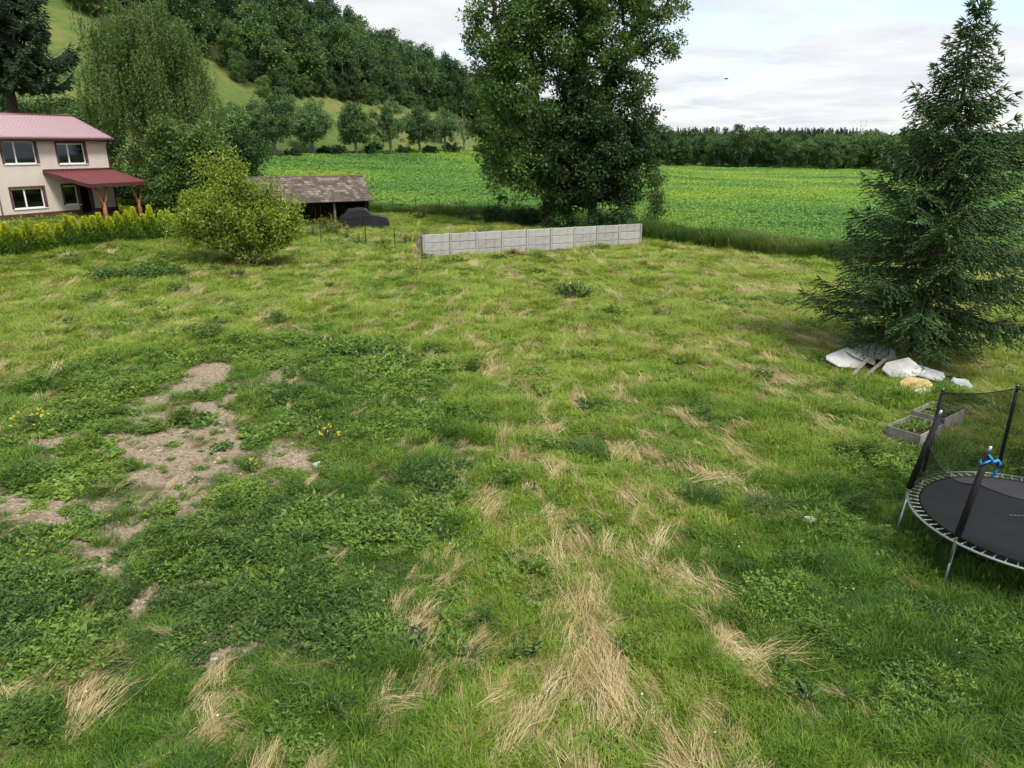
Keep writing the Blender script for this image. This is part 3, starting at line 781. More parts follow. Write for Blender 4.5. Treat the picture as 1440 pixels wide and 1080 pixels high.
# --- spruce on the plot (dense young tree) and the tall old one behind the house
def spruce(name, label, base, seed, h, rbase, z0, nlev, mat, twig=.17, droop=.12, per=5.0, bare=0., lean=(0, 0), wd=.045, fill=1.0):
    r = np.random.default_rng(seed)
    root = empty(name, tuple(base), 0, label, 'tree')
    pts = [(0, 0, -.3), (0, 0, 0), (lean[0] * .3, lean[1] * .3, h * .4), (lean[0] * .8, lean[1] * .8, h * .8), (lean[0], lean[1], h)]
    V, F = tube(pts, [h * .026 + .05, h * .021, h * .014, h * .005, .008], 9); mk('trunk', V, F, M['bark'], root, True)
    P = []; D = []; L = []; T = []; U = []; limb = []
    z = z0
    zs = []
    while z < h - .12:
        f = (z - z0) / (h - z0); zs.append(z); z += (.34 * (1 - f) + .20) * (h / 11.5) ** .6 / fill
    for z in zs:
        f = (z - z0) / (h - z0)
        prof = (1 - f) ** 1.02 * (.62 + .38 * min(1, f * 8)) 
        nb = int(per + 4 * (1 - f))
        a0 = r.random() * 6.283
        for b in range(nb):
            a = a0 + 6.283 * b / nb + r.normal() * .25
            bl = rbase * prof * (.78 + .42 * r.random()) + .12
            up = .75 * f - .10 + r.normal() * .08
            dirh = np.array([math.cos(a), math.sin(a), 0])
            zz = z + r.normal() * .10
            cx = np.interp(zz / h, [0, .4, .8, 1], [0, .3, .8, 1])
            o = np.array([lean[0] * cx, lean[1] * cx, zz])
            n = max(3, int(bl / .16)); t = (np.arange(n) + .5) / n
            rise = up * bl * t - (droop * bl) * np.sin(t * 2.4) + .30 * bl * np.maximum(0, t - .6) ** 1.5
            ax = o + dirh * (bl * t)[:, None] + np.array([0, 0, 1]) * rise[:, None]
            limb.append((o, ax))
            side = np.array([-dirh[1], dirh[0], 0])
            # along the limb: paired side twigs, shorter towards the tip, each set with shoots
            for j in range(n):
                tl = min(.62 * bl * (1 - t[j]) ** .7 + .12, .95) * (.65 + .5 * r.random())
                if t[j] < bare: continue
                for sgn in (-1, 1):
                    td = unit(dirh * .75 + side * sgn * (.75 + .2 * r.normal()) + np.array([0, 0, -.10 - .25 * r.random()]))
                    m = max(2, int(tl / .085)); q = (np.arange(m) + .6) / m
                    pp_ = ax[j] + td * (tl * q)[:, None] + np.array([0, 0, -1.]) * (.30 * tl * q ** 2)[:, None]
                    dd_ = unit(td + np.array([0, 0, -.25]) + r.normal(size=(m, 3)) * .42)
                    P.append(pp_); D.append(dd_); L.append(np.full(m, twig) * (.75 + .5 * r.random(m)))
                    T.append(.42 + .22 * r.random() + .30 * (q - .5) + .2 * (r.random(m) - .5))
                    # axis of the side twig
                    P.append(np.array([ax[j]])); D.append(td[None]); L.append(np.array([tl * 1.05])); T.append(np.array([.4]))
            tipn = 4
            P.append(np.repeat(ax[-1:], tipn, 0)); D.append(unit(dirh + np.array([0, 0, .35]) + r.normal(size=(tipn, 3)) * .35)); L.append(np.full(tipn, twig * 1.6)); T.append(np.full(tipn, .65))
    # leader shoots
    for i in range(26):
        P.append(np.array([[lean[0], lean[1], h - .9 * r.random() ** 1.4 * (h / 11.5)]])); a = r.random() * 6.283
        D.append(unit(np.array([[math.cos(a), math.sin(a), 1.0 + r.random()]]))); L.append(np.array([.25 + .2 * r.random()])); T.append(np.array([.5]))
    P = np.concatenate(P); D = np.concatenate(D); L = np.concatenate(L); T = np.concatenate(T); n = len(P)
    # every shoot is a spiky three-sided spindle of needles
    S = unit(np.cross(D, r.normal(size=(n, 3)))); U = np.cross(D, S)
    w = np.minimum(wd, L * .3)[:, None]
    mid = P + D * (L * .35)[:, None]
    V = np.stack([P - D * (L * .05)[:, None], mid + S * w * .5, mid + (-.5 * S + .87 * U) * w * .5, mid + (-.5 * S - .87 * U) * w * .5, P + D * L[:, None]], 1).reshape(-1, 3)
    b = (np.arange(n) * 5)[:, None]
    F = np.concatenate([b + np.array([q]) for q in ([0, 1, 2], [0, 2, 3], [0, 3, 1], [1, 4, 2], [2, 4, 3], [3, 4, 1])], 0)
    mk('crown', V, F, M[mat], root, False, {'tint': np.repeat(np.clip(T, 0, 1), 5)})
    lv = MB()
    for o, ax in limb:
        nn = len(ax); ii = np.unique(np.linspace(0, nn - 1, 4).astype(int))
        q = np.vstack([o[None], ax[ii]]); lv.tube(q, np.linspace(.035, .008, len(q)) * (h / 11.5), 4, False)
    lv.build('limbs', M['bark'], root)
    return root
SPB = at(1284, 505)
spruce('spruce_tree', 'dense conical dark green spruce standing beside the rubble heap', SPB, 301, 11.05, 3.75, 1.2, 30, 'needle', per=5.5, wd=.058, fill=.86, droop=.11)
ob = np.array([-44.6, 68.0]); 
spruce('spruce_tree', 'tall old spruce with bare lower trunk and drooping boughs behind the house', (ob[0], ob[1], gz(*ob)), 302, 27, 6.4, 11.4, 30, 'needle_old', twig=.42, droop=.42, per=4, wd=.12, fill=.8)
# --- weeping birch
def birch(name, label, base, seed, h, rad):
    r = np.random.default_rng(seed)
    root = empty(name, tuple(base), 0, label, 'tree')
    lob = [(0, 0, h * .52, rad, rad, h * .40), (-.3 * rad, 0, h * .78, rad * .62, rad * .62, h * .20), (.25 * rad, 0, h * .72, rad * .7, rad * .7, h * .22)]
    Cc, V, F = grow(seed, [[(0, 0, -.2), (.1, 0, h * .3), (-.1, .1, h * .65), (.2, 0, h * .95)]], lob, 420, .26, shell=.45, clear=h * .14)
    mk('trunk', V, F, M['birch_bark'], root, True)
    P = []; T = []; D = []
    for c in Cc:
        for sidx in range(12):
            o = c + r.normal(size=3) * np.array([.45, .45, .3]); ln = .8 + 2.2 * r.random() * min(1, c[2] / (h * .5)); m = int(ln / .075)
            q = np.arange(m) / m; sw = r.normal(size=2) * .12
            p = o + np.stack([sw[0] * q, sw[1] * q, -ln * q], 1) + r.normal(size=(m, 3)) * .05
            P.append(p); D.append(np.array([0, 0, -1.]) + r.normal(size=(m, 3)) * .7); T.append(np.full(m, .5 + .5 * (r.random() - .5)) + .3 * (r.random(m) - .5))
    P = np.concatenate(P); D = np.concatenate(D); T = np.concatenate(T); ok = P[:, 2] > .6; P, D, T = P[ok], D[ok], T[ok]
    V, F = leaves(P, D, .17 * (.7 + .6 * r.random(len(P))), .10, r)
    mk('crown', V, F, M['leaf_birch'], root, False, {'tint': np.repeat(np.clip(T, 0, 1), 4)})
    return root
bx, by = -32.0, 68.0
birch('birch_tree', 'tall weeping birch with hanging twigs standing beyond the house porch', (bx, by, gz(bx, by)), 303, 18.6, 5.4)
# --- bushes near the house
p = at(352, 374)
tree('willow_bush', 'large round yellow-green bush on the lawn in front of the barn', 'bush', p, 401,
     [[(0, 0, -.1), (.1, 0, 1.2), (-.3, 0, 3.5)], [(.15, 0, 0), (.9, .2, 1.5), (1.6, 0, 3.4)], [(-.1, .1, 0), (-1., 0, 1.3), (-2.2, 0, 3)]],
     [(-.9, 0, 2.8, 2.7, 2.6, 2.1), (-1.6, 0, 4.8, 1.3, 1.4, 1.9), (1.4, 0, 2.4, 2.1, 2.2, 1.5), (-3.2, 0, 2.4, 1.6, 1.7, 1.2), (0, 0, 1.3, 1.8, 1.8, .9), (.5, 0, 4.7, 1.0, 1.1, 1.6), (-3.0, 0, 3.9, .9, 1, 1.3), (2.6, 0, 3.1, 1.0, 1.1, 1.2), (-.4, 0, 5.7, .6, .7, 1.3), (1.6, 0, 4.0, .7, .8, 1.3)], 430, 62, .55, .17, .10, .12, 'leaf_bush', shell=.5, flat=.8, clear=.35, droop=.0)
def bush(name, label, px, py, Y, seed, lobes, ncl, per, cr, L, W, leaf, tr=.08, cat='bush', group=None, ht=None):
    x = (px - 720) / FPX * (Y * cp + (CAM_H - 1) * sp)
    b = (x, Y, gz(x, Y) - .02)
    top = max(l[2] for l in lobes) if ht is None else ht
    return tree(name, label, cat, b, seed, [[(0, 0, -.05), (0, 0, top * .5), (.1, 0, top * .9)]], lobes, ncl, per, cr, L, W, tr, leaf, group=group, clear=.1, droop=.1, shell=.5)
bush('hazel_bush', 'tall fresh green hazel shrub between the birch and the yellow-green bush', 268, 0, 60, 402, [(0, 0, 4.2, 2.6, 2.6, 3.4), (-1, 0, 6.6, 1.6, 1.6, 1.8), (2.0, 0, 5.6, 1.8, 1.8, 1.9), (-2.4, 0, 3, 1.8, 2, 2.4)], 260, 80, .75, .24, .15, 'leaf_hazel', .15)
bush('elder_bush', 'dark rounded elder bush behind the hazel at the barn roof end', 338, 0, 68, 403, [(0, 0, 4.0, 2.9, 2.6, 3.4), (1.2, 0, 5.4, 1.9, 2, 1.9), (-1.6, 0, 3, 2, 2, 2.6)], 240, 80, .75, .22, .13, 'leaf_dark', .14)
bush('garden_shrub', 'mid green garden shrub growing beside the porch post', 222, 0, 58, 404, [(0, 0, 1.6, 1.7, 1.6, 1.5), (.9, 0, 2.2, 1.2, 1.2, 1.2)], 110, 70, .5, .18, .11, 'leaf_hazel', .07)
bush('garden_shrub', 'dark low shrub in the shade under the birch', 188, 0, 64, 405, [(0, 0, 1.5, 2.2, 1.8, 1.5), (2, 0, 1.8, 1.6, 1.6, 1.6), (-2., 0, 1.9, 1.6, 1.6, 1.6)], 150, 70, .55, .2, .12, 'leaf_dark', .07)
for i, (px, Y, hh, sd_, lf, lab) in enumerate(((-20, 86, 12, 411, 'leaf_forest', 'broad green tree behind the house roof, left of the spruce trunk'), (70, 92, 11.5, 412, 'leaf_maple', 'dark green tree behind the house roof, beside the spruce trunk'), (128, 88, 10, 413, 'leaf_hazel', 'lighter green tree between the spruce trunk and the birch'), (305, 96, 10, 414, 'leaf_forest', 'green tree showing behind the birch on its barn side'))):
    x = (px - 720) / FPX * (Y * cp); b = (x, Y, gz(x, Y))
    tree('broadleaf_tree', lab, 'tree', b, sd_, [[(0, 0, -.2), (.1, 0, hh * .4), (0, 0, hh * .8)]], [(0, 0, hh * .55, hh * .40, hh * .40, hh * .42), (hh * .2, 0, hh * .72, hh * .25, hh * .25, hh * .24), (-hh * .22, 0, hh * .5, hh * .26, hh * .26, hh * .3)], 190, 70, 1.0, .34, .22, .3, lf, clear=.8)
# --- field-edge trees along the foot of the hill
OT = [(385, 150, 13.0, 'large round-crowned grey-green tree, first of the field-edge row beyond the birch'), (441, 162, 11.4, 'lighter green tree with bare fork, second of the field-edge row'),
      (500, 170, 11.0, 'compact dark round tree, third of the field-edge row'), (549, 178, 13.2, 'tall airy tree with visible limbs, fourth of the field-edge row'),
      (590, 186, 11.2, 'soft rounded green tree, fifth of the field-edge row'), (624, 194, 12.0, 'slender pale tree, sixth of the field-edge row'), (330, 146, 9.5, 'grey-green tree half hidden behind the weeping birch')]
for i, (px, Y, hh, lab) in enumerate(OT):
    x = (px - 720) / FPX * (Y * cp); b = (x, Y, gz(x, Y))
    r = np.random.default_rng(500 + i); j = r.normal(size=8) * .08
    wf = (1.1, .95, 1.0, 1.0, 1.0, .6, .95)[i]; airy = (1, .8, 1.15, .6, .9, .6, .8)[i]
    tree('field_edge_tree', lab, 'tree', b, 510 + i, [[(0, 0, -.3), (j[0] * 4, 0, hh * .3), (j[1] * 8, 0, hh * .6), (0, 0, hh * .85)]],
         [(0, 0, hh * .60, hh * .36 * wf, hh * .36 * wf, hh * .32), (hh * (.22 + j[2]) * wf, 0, hh * .56, hh * .24, hh * .24, hh * .20), (-hh * (.24 + j[3]) * wf, 0, hh * .52, hh * .22, hh * .22, hh * .22), (hh * j[4], 0, hh * .83, hh * .22 * wf, hh * .22, hh * .17), (hh * .12, 0, hh * .34, hh * .2 * wf, hh * .2, hh * .12), (-hh * .14, 0, hh * .30, hh * .18 * wf, hh * .2, hh * .14)],
         int(230 * airy), 60, .85, .36, .22, .32, 'leaf_orchard', 'bark_grey', 'trees in a row along the far edge of the field', clear=.9, shell=.42)
# the bare tree of the row
x = (652 - 720) / FPX * 200 * cp; root = empty('bare_tree', (x, 200, gz(x, 200)), 0, 'nearly leafless grey tree at the end of the field-edge row', 'tree', 'trees in a row along the far edge of the field')
Cc, V, F = grow(530, [[(0, 0, -.3), (.1, 0, 3), (-.3, 0, 6), (0, 0, 9)]], [(0, 0, 6.5, 3.6, 3.6, 3.6), (0, 0, 9, 2, 2, 2)], 120, .3, tip_r=.05, clear=2)
mk('trunk', V, F, M['bark_grey'], root, True)
V, F, T = clump_leaves(Cc[:60], 8, .8, .4, .2, rng); mk('crown', V, F, M['leaf_orchard'], root, False, {'tint': T})
for i, (px, Y) in enumerate(((410, 152), (473, 164), (455, 165), (520, 172), (568, 181), (606, 188), (636, 195), (675, 205), (420, 170), (528, 186))):
    x = (px - 720) / FPX * Y * cp; hh = (1.7, 2.4, 1.5, 1.8, 2.0, 2.2, 3.0, 2.0, 1.6, 2.0)[i]
    tree('field_edge_bush', 'small dark bush under the field-edge trees', 'bush', (x, Y, gz(x, Y) - .1), 540 + i, [[(0, 0, 0), (0, 0, hh * .6)]], [(0, 0, hh * .5, hh * .9, hh * .8, hh * .5)], 26, 50, .6, .36, .24, .08, 'leaf_dark', group='bushes under the field-edge trees', clear=.1)

# --- forests: prototypes, individuals in front, the mass behind
def far_tree_mesh(seed, h, wr, n=34, per=110, L=.5, W=.38):
    r = np.random.default_rng(seed)
    lob = [(0, 0, h * .50, wr, wr, h * .46)] + [(wr * .5 * math.cos(a), wr * .5 * math.sin(a), h * (.25 + .5 * r.random()), wr * .6, wr * .6, h * .22) for a in r.random(4) * 6.28]
    Cc, V, F = grow(seed, [[(0, 0, -.5), (0, 0, h * .4), (.2, 0, h * .8)]], lob, n * 2, h * .022, tip_r=.05, shell=.33, clear=h * .05)
    LV, LF, LT = clump_leaves(Cc, per // 2 + 14, h * .09, L, W, r, .75, droop=.1)
    return (V, F), (LV, LF, LT)
def far_conifer_mesh(seed, h, wr):
    r = np.random.default_rng(seed); P = []; D = []
    n = 520
    f = r.random(n) ** .8; z = h * (.12 + .88 * f); rad = wr * (1 - f) ** .85 * (.25 + .75 * r.random(n) ** .5); a = r.random(n) * 6.283
    P = np.stack([np.cos(a) * rad * .5, np.sin(a) * rad * .5, z], 1); D = np.stack([np.cos(a), np.sin(a), -.25 + .5 * f + .2 * r.normal(size=n)], 1)
    V, F = leaves(P, D, np.maximum(.5, rad * .75), .5, r, .3, .1)
    tv, tf = tube([(0, 0, -.5), (0, 0, h * .5), (0, 0, h)], [h * .016, h * .01, .03], 6)
    return (np.array(tv), np.array([q for q in tf if len(q) == 4])), (V, F, np.repeat(np.clip(.5 + .8 * (r.random(n) - .5), 0, 1), 4))
FT = [far_tree_mesh(600 + i, h, wr) for i, (h, wr) in enumerate(((15, 4.4), (13, 4.0), (17, 4.6), (12, 4.4), (14, 3.4), (16, 5.0)))]
FCN = [far_conifer_mesh(620 + i, h, wr) for i, (h, wr) in enumerate(((19, 3.0), (16, 2.6), (21, 3.2)))]
def far_proto(nm, kind, t, lm):
    (V, F), (LV, LF, LT) = t
    tr_ = np.concatenate([F[:, [0, 1, 2]], F[:, [0, 2, 3]]])
    me = mk(nm, np.concatenate([LV, V]), np.concatenate([LF, tr_ + len(LV)]), [lm, M['bark']], None, False, {'tint': np.concatenate([LT, np.full(len(V), .5)])})
    mi = np.zeros(len(me.data.polygons), np.int32); mi[len(LF):] = 1; me.data.polygons.foreach_set('material_index', mi)
    C.objects.unlink(me)
    return me
fp = [far_proto('forest_kind_%d' % i, 0, t, M['leaf_forest_inst']) for i, t in enumerate(FT)] + [far_proto('forest_kind_%d' % (6 + i), 1, t, M['needle_inst']) for i, t in enumerate(FCN)]
# meshes for individual trees
IND = []
for i, (t, lm) in enumerate([(t, 'leaf_forest') for t in FT] + [(t, 'needle_far') for t in FCN]):
    a = mk('trunk', t[0][0], t[0][1], M['bark_grey'], None, True); b = mk('crown', t[1][0], t[1][1], M[lm], None, False, {'tint': t[1][2]})
    C.objects.unlink(a); C.objects.unlink(b); IND.append((a, b))
KN = ('rounded', 'compact', 'tall broad', 'low spreading', 'narrow upright', 'wide-crowned', 'tall', 'short', 'slender')
def place_far(kind, x, y, s, rz, name, label, group):
    root = empty(name, (x, y, gz(x, y) - .2), rz, label, 'tree', group); root.scale = (s, s, s)
    for q in IND[kind]:
        c = q.copy(); C.objects.link(c); c.parent = root
# hillside
r = np.random.default_rng(31)
pts = []
for u in np.arange(0, 470, 6.2):
    for s in np.arange(23, 150, 6.2):
        if u < 26 and s < 24 + (26 - u) * 1.2: continue
        pts.append((u + r.normal() * 1.6, s + r.normal() * 1.6))
for u in np.arange(24, 300, 3.0): pts.append((u + r.normal(), 18.5 + 2.5 * r.random())); pts.append((u + r.normal(), 25 + 2.5 * r.normal()))
pts = np.array(pts)
X = -51 + pts[:, 0] * .42 - pts[:, 1] * .907; Y = 150 + pts[:, 0] * .907 + pts[:, 1] * .42
U_, S_ = pts.T
conif = ((S_ > 72 + 12 * r.normal(size=len(X))) & (U_ < 200)) | (r.random(len(X)) < .03)
kind = np.where(conif, 6 + r.integers(0, 3, len(X)), r.integers(0, 6, len(X)))
front = (S_ < 36) & (U_ < 230)
scale = (.65 + .55 * r.random(len(X))) * np.where(conif, .72, 1)
small = np.arange(len(X)) >= len(X) - 2 * len(np.arange(24, 300, 3.0)); scale = np.where(small, .34 + .16 * r.random(len(X)), scale); kind = np.where(small, kind % 6, kind); front = front & ~small
for i in np.where(front)[0]:
    nm = 'conifer_tree' if kind[i] > 5 else 'broadleaf_tree'
    place_far(int(kind[i]), X[i], Y[i], float(scale[i]), r.random() * 6.28, 'forest_' + nm, KN[int(kind[i])] + ' dark conifer among the broadleaved trees at the front edge of the hillside forest' if kind[i] > 5 else KN[int(kind[i])] + ' green broadleaved tree in the front edge of the hillside forest', 'front edge of the hillside forest')
b = ~front; n = b.sum()
ft = np.clip(.45 + .9 * (fbm(X / 25, Y / 25, 77, 2) - .5) + .25 * r.normal(size=len(X)), 0, 1)
sc3 = np.repeat(scale[:, None], 3, 1)
scatter('hillside_forest', fp, np.stack([X, Y, H(X, Y) - .2], 1)[b], np.stack([0 * X, 0 * X, r.random(len(X)) * 6.28], 1)[b], sc3[b], kind[b], ft[b], 'mixed forest covering the hill up to its ridge', 'forest')
# tree line across the far end of the field, and the woods behind it
r = np.random.default_rng(32); k_ = 0
for px in np.arange(668, 1560, 13):
    Y = np.interp(px, [660, 800, 920, 1200, 1500], [255, 295, 302, 268, 235]) + r.normal() * 3
    x = (px + r.normal() * 4 - 720) / FPX * Y * cp
    kd = int(r.integers(0, 6))
    place_far(kd, x, Y, (.50 + .3 * r.random() + .75 * float(fbm(np.array([px / 70.]), np.array([.5]), 231, 2)[0]) ) * .92 * np.interp(px, [660, 900, 1100, 1300, 1500], [1.1, 1.05, .95, .85, .9]), r.random() * 6.28, 'treeline_tree', KN[kd] + ' green broadleaved tree in the tree line across the far end of the field', 'tree line at the far end of the field')
X = []; Y = []; 
for rowd, sp_d in ((10, 7), (20, 7), (32, 8), (46, 9), (70, 11), (100, 13), (140, 15)):
    for px in np.arange(660, 1700, FPX * sp_d / (290 + rowd)):
        yy = np.interp(px, [660, 800, 920, 1200, 1500], [255, 295, 302, 268, 235]) + rowd + r.normal() * 3
        X.append((px - 720) / FPX * yy * cp + r.normal() * 2); Y.append(yy)
for xx in np.arange(-60, 520, 6.):
    for yy in np.arange(860, 960, 13.):
        if 505 < xx < 560 : continue
        X.append(xx + r.normal() * 3); Y.append(yy + r.normal() * 4)
for xx in np.arange(-80, 620, 12.):
    for yy in np.arange(470, 860, 24.):
        X.append(xx + r.normal() * 4); Y.append(yy + r.normal() * 6)
X = np.array(X); Y = np.array(Y); n = len(X)
ridge = Y > 840
kind = np.where(ridge & (((X > 200) & (X < 245)) | ((X > 325) & (X < 410))), 6 + r.integers(0, 3, n), r.integers(0, 6, n))
s3 = np.repeat((.75 + .4 * r.random(n))[:, None], 3, 1)
s3 *= np.where(ridge, .55 + 0 * X, .45 + .65 * fbm(X / 30, Y / 30, 233, 2))[:, None]; s3[ridge, :2] *= 2.2; s3[ridge, 2] = np.where(kind[ridge] > 5, .66, .40) + .10 * r.random(ridge.sum())
scatter('far_woods', fp, np.stack([X, Y, H(X, Y) - .3], 1), np.stack([0 * X, 0 * X, r.random(n) * 6.28], 1), s3, kind, np.clip(.42 + .25 * r.normal(size=n), 0, 1), 'woods and dark ridge beyond the tree line at the far end of the field', 'forest')
# single bushes on the grassy hill
for i, (px, py, hh) in enumerate(((131, 8, 4.2), (60, 60, 2.2), (172, 60, 3.0), (190, 100, 3.4))):
    p = at(px, py)
    tree('hill_bush', ('dark round juniper-like bush alone on the grassy hill above the house', 'small bush low on the grassy hill', 'bush on the grassy hill beside the birch top', 'larger bush on the grassy hill behind the birch')[i], 'bush', p - np.array([0, 0, .1]), 560 + i, [[(0, 0, 0), (0, 0, hh * .6)]], [(0, 0, hh * .5, hh * .5, hh * .5, hh * .5)], 30, 60, .6, .45, .3, .1, 'leaf_dark', clear=.1)

# ================================================================== BUILT THINGS
M['render_wall'] = plain('render_wall', (.58, .51, .45), .9, .15, var=.06, scale=.8)
M['brown_trim'] = plain('brown_trim', (.11, .045, .045), .6, .3, var=.2, scale=2)
M['plinth'] = plain('plinth', (.10, .045, .04), .8, .2, var=.3, scale=3)
M['white_pvc'] = plain('white_pvc', (.80, .80, .80), .4, .4, var=.04)
k = NT('roof_metal'); n_ = k.n('ShaderNodeBsdfPrincipled'); p = k.pos()
k.l(k.ramp(k.noise(.8, 4, .6, p), [(.3, (.20, .045, .042)), (.7, (.27, .065, .058))]), n_.inputs['Base Color'])
n_.inputs['Roughness'].default_value = .28; n_.inputs['Specular IOR Level'].default_value = 1.0; n_.inputs['IOR'].default_value = 1.9; n_.inputs['Coat Weight'].default_value = 1.0; n_.inputs['Coat Roughness'].default_value = .12; n_.inputs['Coat IOR'].default_value = 2.1
M['roof_metal'] = k.done(n_.outputs[0])
n_.inputs['Coat IOR'].default_value = 2.5
M['porch_metal'] = plain('porch_metal', (.135, .028, .026), .3, .6, var=.12, scale=1.)
M['gutter'] = plain('gutter', (.07, .022, .025), .4, .5, var=.1)
M['interior_gloom'] = plain('interior_gloom', (.03, .028, .026), .9, .1, var=.1)  # near-black colour stands in for the unlit rooms behind the windows
M['grey_panel'] = plain('grey_panel', (.30, .31, .32), .8, .2, var=.1)  # plain grey panel behind the lower part of each pane
M['post_wood'] = plain('post_wood', (.27, .12, .055), .6, .3, var=.35, scale=5, bump=.3, bscale=12)
M['slab_pipe'] = plain('grey_pipe', (.42, .40, .37), .5, .3)
M['soffit'] = plain('soffit', (.45, .36, .27), .7, .2, var=.15)
k = NT('window_glass'); gl = k.n('ShaderNodeBsdfGlossy'); gl.inputs['Roughness'].default_value = .03; gl.inputs['Color'].default_value = (.8, .85, .9, 1)
tr = k.n('ShaderNodeBsdfTransparent'); tr.inputs[0].default_value = (.45, .48, .48, 1); fr = k.n('ShaderNodeFresnel'); fr.inputs[0].default_value = 1.6
ms = k.n('ShaderNodeMixShader'); k.l(fr.outputs[0], ms.inputs[0]); k.l(tr.outputs[0], ms.inputs[1]); k.l(gl.outputs[0], ms.inputs[2]); M['glass'] = k.done(ms.outputs[0])

# ------------------------------------------------------------------ house
HE = (.46, .888); HL = (-35.8, 51.0); HZ = 1.80
house = empty('house', (HL[0], HL[1], HZ), math.atan2(HE[1], HE[0]), 'two-storey cream house with red metal tiled roof and timber-posted porch', 'house')
HX0, HX1, HD, HW = -5.2, 8.75, 8.4, 5.75
ops = [(.92, 3.2, 3.93, 5.5), (4.75, 6.87, 3.86, 5.35), (.92, 3.17, .86, 2.28), (4.62, 5.72, .90, 2.33), (5.78, 6.72, .08, 2.33), (-3.2, -1.0, 3.95, 5.5), (-3.2, -1.0, .86, 2.28)]
def wall_grid(x0, x1, z0, z1, th, ops):
    xs = sorted({x0, x1, *[v for o in ops for v in o[:2]]}); zs = sorted({z0, z1, *[v for o in ops for v in o[2:]]})
    mb = MB()
    for a, b in zip(xs[:-1], xs[1:]):
        run = None
        for c, d in zip(zs[:-1], zs[1:]):
            hole = any(o[0] <= (a + b) / 2 <= o[1] and o[2] <= (c + d) / 2 <= o[3] for o in ops)
            if hole:
                if run: mb.box((a, 0, run[0]), (b, th, run[1])); run = None
            else:
                run = (run[0], d) if run else (c, d)
        if run: mb.box((a, 0, run[0]), (b, th, run[1]))
    return mb
wall_grid(HX0, HX1, 0.0, HW, .32, ops).build('wall', M['render_wall'], house)
for nm, a, b in (('wall', (HX1 - .32, .321, 0), (HX1, HD, HW)), ('wall', (HX0, .321, 0), (HX0 + .32, HD, HW)), ('wall', (HX0 + .321, HD - .32, 0), (HX1 - .321, HD, HW))):
    MB().box(a, b).build(nm, M['render_wall'], house)
MB().box((HX0 + .33, .33, 2.8), (HX1 - .33, HD - .33, 3.0)).box((HX0 + .33, 2.2, .0), (HX1 - .33, 2.3, 2.79)).box((HX0 + .33, 2.2, 3.01), (HX1 - .33, 2.3, HW)).build('dark_interior_box', M['interior_gloom'], house)
for zz in (0.,):
    MB().box((HX0 - .02, -.035, -1.4), (HX1 + .03, HD + .03, -.001)).build('plinth', M['plinth'], house)
    pl = MB()
    for a, b in ((HX0 - .02, 5.78), (6.72, HX1 + .03)): pl.box((a, -.03, 0), (b, -.001, .52))
    pl.build('plinth', M['plinth'], house)
def window(o, split, door=False):
    x0, x1, z0, z1 = o
    sr = MB(); t = .12                                           # brown surround, proud of the wall, and reveal
    sr.box((x0 - .14, -.022, z1), (x1 + .14, -.002, z1 + .13)); sr.box((x0 - .14, -.022, z0 - .0), (x0, -.002, z1 - .001)); sr.box((x1, -.022, z0), (x1 + .14, -.002, z1 - .001))
    sr.box((x1 - .022, -.0, z0), (x1 - .003, .12, z1 - .023)); sr.box((x0 + .003, 0, z0), (x0 + .022, .12, z1 - .023)); sr.box((x0 + .003, 0, z1 - .022), (x1 - .003, .12, z1 - .003))
    wn = sr.build('door' if door else 'window', M['brown_trim'], house)
    fr = MB(); a, b = x0 + .024, x1 - .024; c, d = z0 + .002, z1 - .024; y0, y1 = .13, .20; w_ = .075
    fr.box((a, y0, c), (a + w_, y1, d)); fr.box((b - w_, y0, c), (b, y1, d)); fr.box((a + w_, y0, c), (b - w_, y1, c + w_)); fr.box((a + w_, y0, d - w_), (b - w_, y1, d))
    if split: m = a + (b - a) * split; fr.box((m - .05, y0 - .01, c + w_), (m + .05, y1, d - w_))
    fr.build('frame', M['brown_trim' if door else 'white_pvc'], wn)
    sp_x = [(a + w_, b - w_)] if not split else [(a + w_, a + (b - a) * split - .05), (a + (b - a) * split + .05, b - w_)]
    for q, (e, f) in enumerate(sp_x):
        MB().box((e, .16, c + w_), (f, .166, d - w_)).build('pane', M['glass'], wn)
        if not door: MB().box((e + .01, .26, c + w_ + .02), (f - .01, .27, c + w_ + (d - c) * (.5 if q else .42))).build('grey_panel', M['grey_panel'], wn)
    if not door: MB().box((x0 - .10, -.07, z0 - .05), (x1 + .10, .12, z0 - .002)).build('sill', M['white_pvc'], wn)
for o, s in zip(ops, (.38, .40, .42, None, None, .4, .4)):
    window(o, s, door=(o is ops[4]))
# roof: pressed metal tiles modelled as stepped waves
def tile_sheet(A, B, Cc_, D, nrow, ncol, amp=.03, step=.025):
    """bilinear patch A-B along the eave, D-C along the top, with wave and step relief"""
    A, B, Cc_, D = map(np.asarray, (A, B, Cc_, D)); nrm = np.cross(B - A, D - A); nrm = nrm / np.linalg.norm(nrm)
    V = []; us = np.linspace(0, 1, ncol * 4 + 1); vs = []
    for i in range(nrow): vs += [(i / nrow, 1.), ((i + .97) / nrow, 0.)]
    for v, st in vs:
        for u in us:
            p = (A * (1 - u) + B * u) * (1 - v) + (D * (1 - u) + Cc_ * u) * v
            V.append(p + nrm * (amp * math.sin(u * ncol * 2 * math.pi) + step * st + .02))
    n = len(us); F = [(i * n + j, i * n + j + 1, (i + 1) * n + j + 1, (i + 1) * n + j) for i in range(len(vs) - 1) for j in range(n - 1)]
    return V, F
ez = HW + .02; rz_ = ez + 1.62; ry = 4.2
V, F = tile_sheet((HX0 - .4, -.55, ez - .1), (HX1 + .25, -.55, ez - .1), (HX1 + .25, ry, rz_), (HX0 - .4, ry, rz_), 14, 52)
rf = mk('roof', V, F, M['roof_metal'], house, True)
